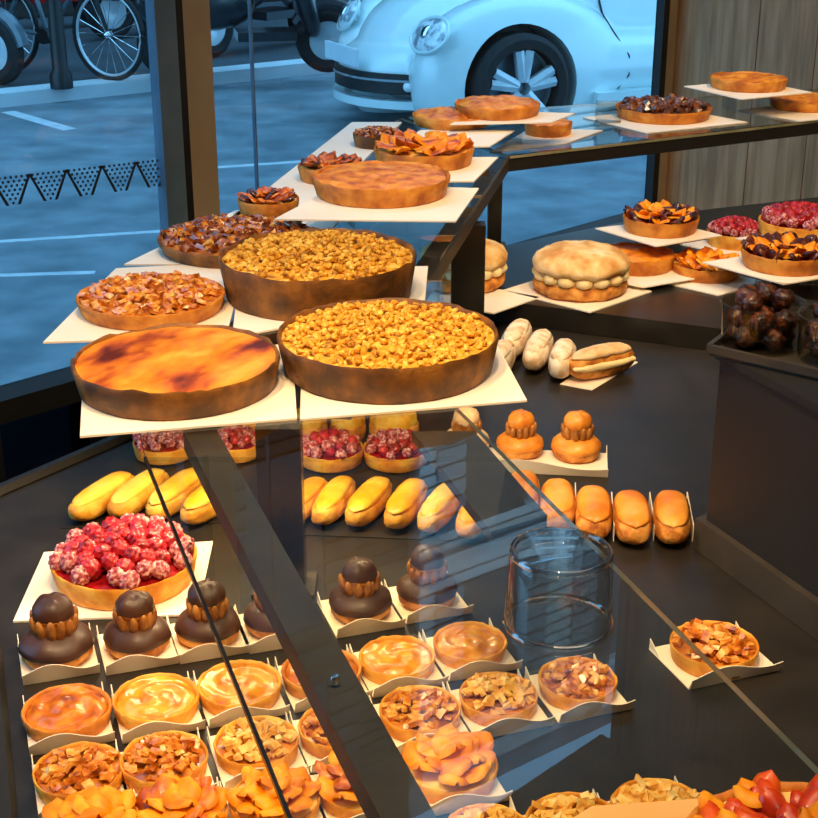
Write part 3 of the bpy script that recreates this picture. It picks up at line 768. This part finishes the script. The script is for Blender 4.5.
tart_on_board(748, 93, 77, GZ + .055, .024, 'apple', 'plain golden tart on the raised card by the wood wall', 30, [(684, 86), (742, 99), (812, 92), (752, 80)], 'raised white card by the wood wall', GZ, 'clear riser by the wood wall')
tart(806, 113, 74, G1 + .0027, .022, 'apple', 'golden tart at the frame edge below the raised card', 31)
board([(738, 110), (800, 121), (880, 113), (810, 101)], G1, 'white card under the golden tart at the frame edge')
# clear tag holder beside the chocolate tart
t = thing('acrylic_tag_holder', 'clear bent tag holder beside the chocolate chunk tart', 'holder', at(612, 123, GZ + .004), -.2)
mb = MB(); box(mb, -.04, .02, -.001, .001, 0, .052); mb.build('plate', m_acr, t, smooth=0)
mb = MB(); box(mb, -.04, .02, .001, .03, 0, .002); mb.build('foot', m_acr, t, smooth=0)

# ---- step: cream cakes and round tarts
S1 = STZ + .0006
def cream_cake(u, vb, w, z, h, label, seed):
    p, R_ = foot(u, vb, w, z); t = thing('cream_cake', label, 'cake', (p.x, p.y, z), seed)
    def wob(t_, i, r, zz): return r * (1 + .05 * nz(cos(t_) * 2 + seed, sin(t_) * 2)), zz + h * .05 * nz(cos(t_) * 2, sin(t_) * 2, seed)
    lathe(MB(), [(0, 0), (R_ * .86, 0), (R_ * .95, h * .08), (R_ * .97, h * .2), (R_ * .9, h * .3), (0, h * .3)], 48, wob).build('bottom_bun', m_choux, t, 60)
    rnd = random.Random(seed)
    mb = MB(); n = 15; lathe(mb, [(0, h * .28), (R_ * .85, h * .28), (R_ * .85, h * .55), (0, h * .55)], 40); mb.build('cream_layer', m_pcream, t)
    for k in range(n):
        a = 2 * PI * k / n; mb = MB(); ellipsoid(mb, (R_ * .82 * cos(a), R_ * .82 * sin(a), h * .42), (R_ * .19, R_ * .19, h * .14), 12, 8, fn=lambda d: 1 + .06 * sin(d.z * 9)); mb.build('cream_blob', m_pcream, t)
    def top(t_, i, r, zz):
        x, y = r * cos(t_), r * sin(t_); return r * (1 + .05 * nz(cos(t_) * 2 + seed, sin(t_) * 2, 3)), zz + h * .07 * nz(x * 30 + seed, y * 30, 1) + h * .03 * nz(x * 90, y * 90, 2)
    lathe(MB(), [(0, h * .52), (R_ * .9, h * .52), (R_ * .99, h * .58), (R_ * 1.0, h * .68), (R_ * .93, h * .8), (R_ * .8, h * .89), (R_ * .6, h * .96), (R_ * .35, h * 1.0), (R_ * .15, h * 1.02), (0, h * 1.02)], 56, top).build('top_bun', m_bun, t, 80)
cream_cake(580, 304, 97, S1 + .0027, .088, 'round cream filled bun cake with pale domed top on the black step', 3)
board([(503, 290), (590, 312), (652, 291), (566, 270)], S1, 'white card under the larger cream filled bun cake')
cream_cake(463, 296, 88, S1 + .0027, .088, 'cream filled bun cake half hidden behind the dark metal post', 4)
board([(412, 300), (494, 313), (540, 297), (452, 280)], S1, 'white card under the bun cake behind the metal post')
ZS = STZ + .05
tart_on_board(636, 277, 76, STZ + .010, .030, 'apple', 'plain golden tart tucked behind the larger bun cake', 41, [(590, 277), (644, 287), (708, 276), (654, 261)], 'raised white card behind the larger bun cake', STZ, 'clear riser behind the bun cake')
tart_on_board(660, 239, 75, ZS + .02, .030, 'prune', 'tart of orange and dark fruit standing alone against the window foot', 42, [(595, 228), (656, 246), (722, 235), (662, 220)], 'raised white card against the window foot', STZ, 'clear riser against the window foot')
tart(735, 251, 58, S1 + .0027, .030, 'raspberry', 'small dark raspberry tart behind the orange and prune tart', 43)
board([(680, 244), (742, 258), (800, 248), (740, 234)], S1, 'white card under the small dark raspberry tart')
tart_on_board(800, 244, 84, ZS + .01, .030, 'raspberry', 'large bright raspberry tart on a raised card near the wood wall', 44, [(735, 238), (798, 252), (870, 242), (806, 228)], 'raised white card under the large bright raspberry tart', STZ, 'clear riser under the bright raspberry tart')
tart(705, 284, 68, S1 + .0027, .026, 'apricot', 'low apricot tart half covered by the raised prune tart card', 45)
board([(652, 280), (718, 295), (772, 283), (706, 268)], S1, 'white card lying low under the half covered apricot tart')
tart_on_board(785, 277, 88, ZS, .032, 'prune', 'tart with a ring of dark prunes round orange fruit, behind the praline tubs', 46, [(702, 262), (784, 284), (866, 270), (786, 250)], 'raised white card under the prune ringed tart', STZ, 'clear riser under the prune ringed tart')

# ---- small pastry protos
D1_ = DZ + .0006
rows_dir = math.radians(18.4)
def religieuse(loc, rz, label, seed, k, mi, mch, mcr, group=None):
    t = thing('religieuse', label, 'pastry', loc, rz, group); R_ = .039 * k; k *= .86
    def wb(a): return lambda t_, i, r, z: (r * (1 + .07 * nz(cos(t_) * 1.7 + seed + a, sin(t_) * 1.7, z * 40)), z * (1 + .05 * nz(cos(t_) * 1.5, sin(t_) * 1.5 + seed, a)))
    lathe(MB(), [(0, 0), (R_ * .8, 0), (R_ * .97, .008 * k), (R_, .018 * k), (R_ * .9, .028 * k), (R_ * .5, .034 * k), (0, .036 * k)], 36, wb(0)).build('choux_base', mch, t, 80)
    lathe(MB(), [(R_ * .9, .014 * k), (R_ * 1.03, .019 * k), (R_ * .97, .028 * k), (R_ * .75, .037 * k), (R_ * .4, .042 * k), (0, .043 * k)], 36, wb(0)).build('base_icing', mi, t, 80)
    mb = MB(); rnd_ = random.Random(seed)
    lathe(mb, [(0, .036 * k), (R_ * .5, .036 * k), (R_ * .5, .056 * k), (0, .056 * k)], 24)
    for q in range(12):                                     # piped flames of cream round the neck
        a_ = 2 * PI * q / 12 + rnd_.uniform(-.15, .15); M = Matrix.Rotation(a_, 3, 'Z') @ Matrix.Rotation(.25, 3, 'Y')
        ellipsoid(mb, (R_ * .52 * cos(a_), R_ * .52 * sin(a_), .047 * k), (R_ * .13, R_ * .14, R_ * .36 * rnd_.uniform(.85, 1.2)), 8, 8, 2, M)
    mb.build('cream_collar', mcr, t, 80)
    r = R_ * .54
    lathe(MB(), [(0, .054 * k), (r * .85, .054 * k), (r, .061 * k), (r * .92, .070 * k), (0, .076 * k)], 28, wb(3)).build('choux_head', mch, t, 80)
    lathe(MB(), [(r * .96, .060 * k), (r * 1.05, .064 * k), (r * 1.01, .073 * k), (r * .80, .081 * k), (r * .4, .085 * k), (0, .0858 * k)], 28, wb(3)).build('head_icing', mi, t, 80)
    return t
def eclair(loc, rz, label, L, w, h, mi, mch, seed, group=None, name='eclair', cream=None):
    t = thing(name, label, 'pastry', loc, rz, group)
    def body(d): return 1 + .06 * nz(d.x * 1.5 + seed, d.y * 3, d.z * 2) + .02 * nz(d.x * 6, d.y * 6, d.z * 6 + seed)
    mb = MB(); ellipsoid(mb, (0, 0, h * .5), (w / 2, L / 2, h / 2), 28, 16, 2.7, None, 0, body); mb.build('choux_shell', mch, t, 80)
    mb = MB(); vs = []; fs = []; nu, nv = 22, 10
    for i in range(nu + 1):
        a = -1 + 2 * i / nu
        for j in range(nv + 1):
            b = -1 + 2 * j / nv
            ww = w * .5 * (1 - abs(a) ** 3.2) ** .5 * .86 * (1 + .08 * nz(a * 4 + seed, b)) if abs(a) < 1 else 0
            x = b * ww; y = a * L * .455
            zz = h * (.5 + .5 * (max(0, 1 - abs(x / (w / 2)) ** 2.7 - abs(y / (L / 2)) ** 2.7)) ** (1 / 2.7)) + .0028 * (1 - b ** 4) * (1 - a ** 6) + .0012 * nz(a * 5 + seed, b * 2)
            vs.append((x, y, zz + .0005))
    for i in range(nu):
        for j in range(nv):
            k = i * (nv + 1) + j; fs.append((k, k + nv + 1, k + nv + 2, k + 1))
    n0 = len(vs)
    mb.add(vs, fs); io = mb.build('icing', mi, t, 80)
    so = io.modifiers.new('thick', 'SOLIDIFY'); so.thickness = .002; so.offset = -1
    if cream:
        mb = MB(); ellipsoid(mb, (w * .25, 0, h * .52), (w * .34, L * .47, h * .16), 24, 10, 2.6, None, 0, lambda d: 1 + .08 * sin(d.y * 24)); mb.build('cream', cream, t, 80)
    return t
def wavy_tray(p, w, d, rz, label, group=None):
    t = thing('wavy_paper_tray', label, 'tray', (p.x, p.y, p.z), rz, group)
    mb = MB(); box(mb, -w / 2, w / 2, -d / 2, d / 2, 0, .0012); mb.build('base', m_paper, t, smooth=0)
    mb = MB(); n = 18; vs = []
    for i in range(n + 1):
        a = i / n; x = -w / 2 + w * a; hh = .017 + .0055 * sin(a * 2 * PI - .6)
        for y, z in ((-d / 2, .0012), (-d / 2 - .006, .0012 + hh), (-d / 2 - .0072, .0012 + hh), (-d / 2 - .0014, 0)): vs.append((x, y, z))
    fs = []
    for i in range(n):
        for k in range(4): fs.append((i * 4 + k, i * 4 + 4 + k, i * 4 + 4 + (k + 1) % 4, i * 4 + (k + 1) % 4))
    fs += [(0, 1, 2, 3), tuple(n * 4 + k for k in (3, 2, 1, 0))]
    mb.add(vs, fs); mb.build('front_lip', m_paper, t, 60)
    for s in (-1, 1):
        mb = MB(); x = s * (w / 2 - .0006); mb.add([(x, d * .2, .001), (x, d / 2, .001), (x, d / 2, .014), (x, d * .32, .006), (x - s * .001, d * .2, .001), (x - s * .001, d / 2, .001), (x - s * .001, d / 2, .014), (x - s * .001, d * .32, .006)],
                       [(0, 1, 2, 3), (7, 6, 5, 4), (0, 4, 5, 1), (1, 5, 6, 2), (2, 6, 7, 3), (3, 7, 4, 0)]); mb.build('side_lip', m_paper, t, smooth=0)
    return t
def retag(o, label, group=None): o['label'] = label; return o

TZ = DZ + .002
def row(items, make, nprot, rowname, trayname, traylab, tw=.085, td=.092, left=True):
    """items: (u, vb, w); make(i) builds a proto at the origin; later ones are copies"""
    protos = []
    for i, (u, vb, w) in enumerate(items):
        p, r = foot(u, vb + 7, w, TZ)
        if i < nprot: o = make(i); protos.append(o); o['_r'] = o.get('_r', .04)
        else: o = copy_tree(protos[i % nprot])
        s = r / o['_r']; o.location = p; o.scale = (s, s, s); o.rotation_euler = (0, 0, random.Random(i * 7 + len(rowname)).uniform(0, 6.28))
        o['label'] = rowname % ORD[i]; o['group'] = trayname
        wavy_tray(Vector((p.x, p.y, D1_)), tw, td, rows_dir, traylab % ORD[i], 'wavy paper trays')
    for o in bpy.data.objects:
        if '_r' in o: del o['_r']

def mk_rel(i):
    o = religieuse((0, 0, 0), 0, '', 50 + i, .98, m_choc, m_choux, m_cream); o['_r'] = .039; return o
row([(58, 669, 74), (138, 658, 67), (209, 647, 66), (276, 637, 64), (360, 622, 64), (427, 608, 62)], mk_rel, 3,
    '%s chocolate religieuse from the window end of its row', 'chocolate religieuses', '%s wavy paper tray in the chocolate religieuse row', .083, .088)
def mk_glz(i):
    t = thing('tartlet', '', 'tart'); t['_r'] = .042
    crust(.042, .016, m_lcrust if i else m_crust, t, 60 + i, 24, .04, .09, 48); filling(.0385, .0135, [m_caramel, m_caramel_l, m_caramel_l][i], t, 61 + i, .004, .002, 90, 40, 14, 'glazed_filling', .0017); return t
row([(68, 739, 88), (157, 727, 86), (240, 712, 84), (322, 696, 80), (397, 681, 76), (470, 665, 74)], mk_glz, 3,
    '%s glazed swirl tartlet from the window end of its row', 'glazed swirl tartlets', '%s wavy paper tray in the glazed tartlet row')
def mk_nut(i):
    t = thing('tartlet', '', 'tart'); t['_r'] = .042
    crust(.042, .017, m_lcrust, t, 70 + i, 0, .04, .07, 48); filling(.039, .013, m_nutbed, t, 71 + i, .003, .0015, 90, 40, 10)
    topping(.036, .0165, 62, .0058, [m_nut, m_nut, m_lnut][i], t, 72 + i, .006); return t
row([(80, 803, 90), (165, 790, 88), (257, 772, 85), (340, 755, 83), (420, 738, 82), (498, 722, 79), (577, 706, 79)], mk_nut, 3,
    '%s chopped nut tartlet from the window end of its row', 'chopped nut tartlets', '%s wavy paper tray in the chopped nut tartlet row')
def mk_apr(i):
    t = thing('tartlet', '', 'tart'); t['_r'] = .043
    crust(.043, .016, m_lcrust, t, 80 + i, 0, .04, .08, 48); filling(.040, .014, m_custard, t, 81 + i, .003, .001, 90, 40, 8)
    slices(.043, .018, [(.70, 8, .001), (.42, 6, .006), (.12, 3, .010)], m_apri, t, 82 + i, .0155, .0135, .32, 'apricot_slice', m_apri_b if i == 1 else None, .006); return t
row([(95, 862, 96), (182, 848, 94), (275, 833, 92), (362, 816, 90), (450, 800, 96)], mk_apr, 2,
    '%s apricot slice tartlet from the window end of the nearest full row', 'apricot slice tartlets', '%s wavy paper tray in the apricot tartlet row', .088, .094)
def mk_alm(i):
    t = thing('tartlet', '', 'tart'); t['_r'] = .042
    crust(.042, .017, m_lcrust, t, 90 + i, 0, .04, .07, 48); filling(.039, .013, m_nutbed, t, 91 + i, .003, .0015, 90, 40, 10)
    topping(.036, .017, 70, .0060, m_lnut, t, 92 + i, .008); return t
row([(487, 868, 90), (573, 862, 98), (658, 847, 98)], mk_alm, 1,
    '%s pale almond tartlet in the short row under the glass nearest the camera', 'pale almond tartlets', '%s wavy paper tray in the short almond tartlet row')
# lone nut tartlet beyond the glass edge
p, r = foot(713, 681, 88, TZ); o = mk_nut(0); o.name = 'tartlet'; s = r / .042; o.scale = (s, s, s); o.location = p; del o['_r']
tag(o, 'lone nut tartlet on a torn wavy card out on the bare counter', 'tart')
wavy_tray(Vector((p.x, p.y, D1_)), .115, .088, .35, 'wavy card under the lone nut tartlet on the bare counter')

# eclairs
def eclair_row(items, rz, L, w, h, mi, mch, fmt, group, z=TZ, zs=None):
    pr = None
    for i, (u, v) in enumerate(items):
        p = at(u, v, z + h * .35); p.z = z
        if i % 2 == 0 or pr is None: o = eclair(p, rz, '', L, w, h, mi, mch, i + len(fmt), group); pr = o
        else: o = copy_tree(pr); o.location = p
        o.rotation_euler = (0, 0, rz + random.Random(i * 3 + len(fmt)).uniform(-.06, .06)); o['label'] = fmt % ORD[i]; o['group'] = group
eclair_row([(103, 500), (139, 497), (177, 498), (213, 503)], -.42, .135, .041, .036, m_yicing, m_gchoux, '%s yellow eclair from the window in the batch behind the raspberry tart', 'yellow eclairs behind the raspberry tart')
eclair_row([(304, 505), (334, 504), (369, 506), (406, 508), (440, 511), (476, 516)], -.33, .125, .041, .036, m_yicing, m_gchoux, '%s yellow eclair from the metal post in the batch beside it', 'yellow eclairs beside the metal post')
board([(60, 528), (245, 522), (265, 474), (110, 470)], DZ + .0003, 'dark flat sheet under the yellow eclairs by the window', m_deck, None, .0012)
board([(285, 534), (492, 542), (486, 482), (300, 478)], DZ + .0003, 'dark flat sheet under the yellow eclairs beside the post', m_deck, None, .0012)
eclair_row([(522, 499), (558, 508), (593, 517), (631, 522), (671, 522)], -.10, .118, .050, .040, m_oicing, m_choux, '%s orange iced eclair counted from the glass edge towards the black cabinet', 'orange iced eclairs')
for i, u in enumerate((575, 612, 651, 689)):
    p = at(u, 524 if u > 600 else 514, D1_); mb = MB(); box(mb, -.0007, .0007, -.052, .052, 0, .024); o = mb.build('paper_divider', m_paper, smooth=0, loc=p, rot=(0, 0, -.10)); tag(o, '%s upright paper strip between the orange eclairs' % ORD[i], 'divider')
# caramel religieuses
def crel(u, vb, w, label, seed, mi, mch):
    p, r = foot(u, vb, w, TZ); religieuse((p.x, p.y, TZ), seed, label, seed, r / .039, mi, mch, m_cream)
crel(520, 462, 47, 'caramel religieuse closer to the glass edge on the white tray', 5, m_caricing, m_choux)
crel(576, 466, 50, 'caramel religieuse farther from the glass on the white tray', 6, m_caricing, m_choux)
crel(466, 458, 46, 'pale beige religieuse seen through the glass beside the caramel ones', 7, m_beige, m_sugar)
pt = at(540, 462, D1_); wavy_tray(Vector((pt.x, pt.y, D1_)), .20, .085, -.12, 'white wavy tray under the caramel religieuses')
# sugared fingers and cream sandwich behind
for i, (u, v, rz, L) in enumerate(((516, 346, -.30, .14), (538, 357, -.27, .14), (562, 366, -.22, .12), (500, 367, -.3, .12))):
    p = at(u, v, TZ + .012); p.z = TZ
    eclair(p, rz, ['sugar dusted cream finger farthest back beside the black step', 'sugar dusted cream finger in the middle of the pale batch', 'sugar dusted cream finger next to the cream sandwich eclair', 'sugar dusted cream finger peeking beside the crumble tart'][i], L, .044, .050, m_sugar, m_sugar, i, 'sugar dusted cream fingers')
p = at(601, 369, TZ + .012); p.z = TZ
eclair(p, -1.05, 'pale cream sandwich eclair lying alone on its own card',   .135, .045, .05, m_beige, m_choux, 9, None, 'eclair', m_pcream)
board([(560, 384), (592, 390), (638, 362), (606, 352)], DZ + .0003, 'small card under the cream sandwich eclair', m_paper, None, .0012)
# raspberry tart and tartlets
pr_, rr_ = foot(126, 611, 144, DZ + .004)
tart(0, 0, 0, DZ + .004, .030, 'raspberry', 'large raspberry tart heaped with berries on a white card behind the religieuses', 51, p=pr_, Rr=rr_)
board([(13, 621), (197, 614), (213, 541), (44, 552)], D1_, 'white card under the large raspberry tart')
for i, (u, vb, w, lab) in enumerate(((165, 466, 62, 'small sugared raspberry tartlet behind the eclairs near the window panels'), (237, 464, 52, 'small raspberry tartlet seen between the dark rail and the post'),
                                     (331, 474, 66, 'raspberry tartlet with one berry on top just right of the metal post'), (396, 474, 66, 'pink raspberry tartlet behind the right hand yellow eclairs'))):
    tart(u, vb, w, TZ, .022, 'raspberry', lab, 55 + i, name='tartlet')
for i, (u, vb, w, lab) in enumerate(((243, 443, 44, 'yellow sponge cake behind the metal rail'), (310, 443, 36, 'yellow sponge cake right of the metal post'), (348, 443, 36, 'yellow sponge cake in the middle behind the raspberry tartlets'), (394, 445, 50, 'larger yellow sponge cake behind the pink raspberry tartlet'))):
    p, r = foot(u, vb, w, TZ); t = thing('sponge_cake', lab, 'cake', (p.x, p.y, TZ), i)
    lathe(MB(), [(0, 0), (r * .9, 0), (r, .006), (r, .02), (r * .9, .024), (0, .024)], 32).build('base', m_choux, t, 60)
    lathe(MB(), [(r * .9, .022), (r * .95, .028), (r * .85, .040), (r * .5, .046), (0, .047)], 32, lambda t_, i_, q, z: (q * (1 + .04 * sin(t_ * 9)), z)).build('top', m_yellow, t, 60)
# tumbler upside down on the glass
p, r = foot(558, 651, 108, GZ); t = thing('tumbler', 'clear drinking glass standing upside down on the counter glass', 'glass', (p.x, p.y, GZ + .0005), 0)
hh = .070; rt = r * .92
lathe(MB(), [(r, .001), (rt * 1.02, hh - .006), (rt * .97, hh - .001), (rt * .9, hh), (0, hh), (0, hh - .007), (rt * .90, hh - .008), (rt * .955, hh - .013), (r * .965, .001), (r, .001)], 64).build('vessel', m_tumbler, t, 50)
mb = MB(); tube(mb, [(r * .985 * cos(a), r * .985 * sin(a), .0022) for a in [2 * PI * k / 64 for k in range(64)]], .0021, 8, closed=True); mb.build('rim', m_rimg, t)
mb = MB(); tube(mb, [(rt * .96 * cos(a), rt * .96 * sin(a), hh - .003) for a in [2 * PI * k / 64 for k in range(64)]], .0026, 8, closed=True); mb.build('foot_ring', m_rimg, t)
# red fruit tart in front on the glass
p = at(822, 910, GZ); tart(0, 0, 0, G1 + .0027, .020, 'apricot_r', 'tart heaped with red orange fruit at the corner nearest the camera', 99, p=p, Rr=.095)
board([(520, 850), (592, 806), (960, 780), (1010, 960), (600, 980)], G1, 'kraft coloured card under the red orange fruit tart', m_tan)
# ------------------------------------------------------------------ tray of praline tubs on the cabinet
CZ1 = 1.0756
t = thing('serving_tray', 'dark tray with raised rim on the black cabinet', 'tray', (0, 0, CZ1))
tp = [at(u, v, CZ1 + .012) for u, v in ((709, 346), (850, 378), (905, 318), (775, 296))]; c0 = sum(tp, Vector()) / 4
t.location = (c0.x, c0.y, CZ1)
TPo = [(q.x - c0.x, q.y - c0.y) for q in tp]
mb = MB(); prism(mb, TPo, 0, .004); mb.build('base', m_bar, t, smooth=0)
for i in range(4):
    a, b = Vector((*TPo[i], 0)), Vector((*TPo[(i + 1) % 4], 0)); d = (b - a).normalized(); n = Vector((-d.y, d.x, 0)) * .003
    mb = MB(); prism(mb, [(q.x, q.y) for q in (a - n, b - n, b + n, a + n)], .004, .014); mb.build('rim', m_bar, t, smooth=0)
rnd = random.Random(5)
names = ['clear tub of pralines at the window end of the dark tray', 'clear tub of pralines next along the tray at the frame edge', 'clear tub of pralines behind the first tub', 'clear tub of pralines farthest back on the tray']
locs = ['in the tub at the window end', 'in the second tub along the tray', 'in the tub behind the first', 'in the farthest tub']
for i, (u, v, w) in enumerate(((760, 357, 82), (838, 372, 84))):
    p, r = foot(u, v, w, CZ1 + .0045); z0 = CZ1 + .0045; hh = .052
    tb = thing('clear_tub', names[i], 'tub', (p.x, p.y, z0))
    lathe(MB(), [(0, 0), (r * .93, 0), (r * .95, .001), (r, hh), (r * 1.04, hh + .001), (r * 1.04, hh + .003), (r * .985, hh + .003), (r * .93, .002), (0, .002)], 40).build('bowl', m_acr, tb, 40)
    k = 0
    lay = [(0, 0, 0)] + [(.56, a, 0) for a in range(5)] + [(.56, a + .5, 1) for a in range(5)] + [(0, 0, 1)] + [(.45, a, 2) for a in range(4)]
    for q, a, l in lay:
        o = MB(); rr2 = r * .28; ellipsoid(o, (0, 0, 0), (rr2, rr2, rr2 * .9), 14, 10, 2, None, 0, lambda d: 1 + .35 * nz(d.x * 2 + k, d.y * 2, d.z * 2)); o = o.build('praline', m_truffle, None, 80)
        o.location = (p.x + q * r * cos(a * 2 * PI / 5), p.y + q * r * sin(a * 2 * PI / 5), z0 + .002 + rr2 * .9 + l * rr2 * 1.5); o.rotation_euler = (rnd.random(), rnd.random(), rnd.random())
        tag(o, 'brown chocolate praline ' + locs[i], 'praline', 'pralines ' + locs[i]); k += 1
t = thing('price_holder', 'clear upright price holder behind the praline tubs', 'holder', at(788, 322, CZ1 + .005), -.25)
mb = MB(); box(mb, -.046, .046, -.0012, .0012, 0, .052); mb.build('plate', m_acr, t, smooth=0)
mb = MB(); box(mb, -.046, .046, .0012, .03, 0, .002); mb.build('foot', m_acr, t, smooth=0)

# ------------------------------------------------------------------ light
w = bpy.data.worlds.new('sky'); bpy.context.scene.world = w; w.use_nodes = True
bg = w.node_tree.nodes['Background']; bg.inputs[0].default_value = (.32, .74, 1.20, 1); bg.inputs[1].default_value = 3.1
WARM = (1, .68, .345)
def spot(x, y, z, tx, ty, tz, e, ang=70, size=.06, col=WARM):
    l = bpy.data.lights.new('ceiling_and_fill_spot', 'SPOT'); l.energy = e; l.spot_size = math.radians(ang); l.spot_blend = .6; l.shadow_soft_size = size; l.color = col
    o = bpy.data.objects.new('ceiling_and_fill_spot', l); C.objects.link(o); o.location = (x, y, z)
    o.rotation_euler = (Vector((tx, ty, tz)) - Vector((x, y, z))).to_track_quat('-Z', 'Y').to_euler()
spot(-.45, .55, 2.7, -.22, 1.25, .8, 76, 50)
spot(.0, .5, 2.7, .02, 1.3, .8, 60, 40)
spot(.05, .9, 2.7, .05, 1.65, 1.0, 60, 50)
spot(-.3, 1.2, 2.8, -.1, 2.0, 1.0, 58, 55)
spot(.35, 1.8, 2.8, .35, 2.8, .95, 62, 55)
spot(.9, 2.1, 2.8, .75, 2.9, .95, 56, 55)
spot(.35, 1.0, 2.3, .62, 2.8, .9, 46, 34)  # extra low spot added to lighten the tart behind the bun cake
spot(1.0, 3.0, 2.9, 1.3, 3.75, 1.0, 45, 60)
def fill_strip(a, b, z, e, w=.012):  # area lights added under the shelf to brighten the pastries below
    l = bpy.data.lights.new('under_shelf_fill', 'AREA'); l.shape = 'RECTANGLE'; l.size = (b - a).length; l.size_y = w; l.energy = e; l.color = (1, .72, .40)
    o = bpy.data.objects.new('under_shelf_fill', l); C.objects.link(o); c = (a + b) / 2; o.location = (c.x, c.y, z)
    o.rotation_euler = (0, 0, math.atan2((b - a).y, (b - a).x))
fill_strip(Vector((-.36, 1.60, 0)), Vector((.03, 1.66, 0)), RT - .012, 3.4)
fill_strip(r0 + Vector((.03, 0, 0)), r0 + (r1 - r0) * .8 + Vector((.03, 0, 0)), RT - .026, 1.0)
l = bpy.data.lights.new('sun', 'SUN'); l.energy = 2.6; l.angle = .01; l.color = (1, .90, .74)
o = bpy.data.objects.new('sun', l); C.objects.link(o); o.location = (6, -10, 25); o.rotation_euler = Vector((-.42, .72, -.50)).to_track_quat('-Z', 'Y').to_euler()
l = bpy.data.lights.new('room_fill', 'AREA'); l.energy = 38; l.size = 2.0; l.color = (1, .82, .62)
o = bpy.data.objects.new('room_fill', l); C.objects.link(o); o.location = (1.0, .6, 3.6)

vs_ = bpy.context.scene.view_settings
vs_.view_transform = 'Standard'; vs_.look = 'None'; vs_.gamma = 1; vs_.exposure = 0; vs_.use_curve_mapping = False
bpy.context.scene.cycles.max_bounces = 10; bpy.context.scene.cycles.transparent_max_bounces = 24
bpy.context.scene.cycles.caustics_reflective = False; bpy.context.scene.cycles.caustics_refractive = False
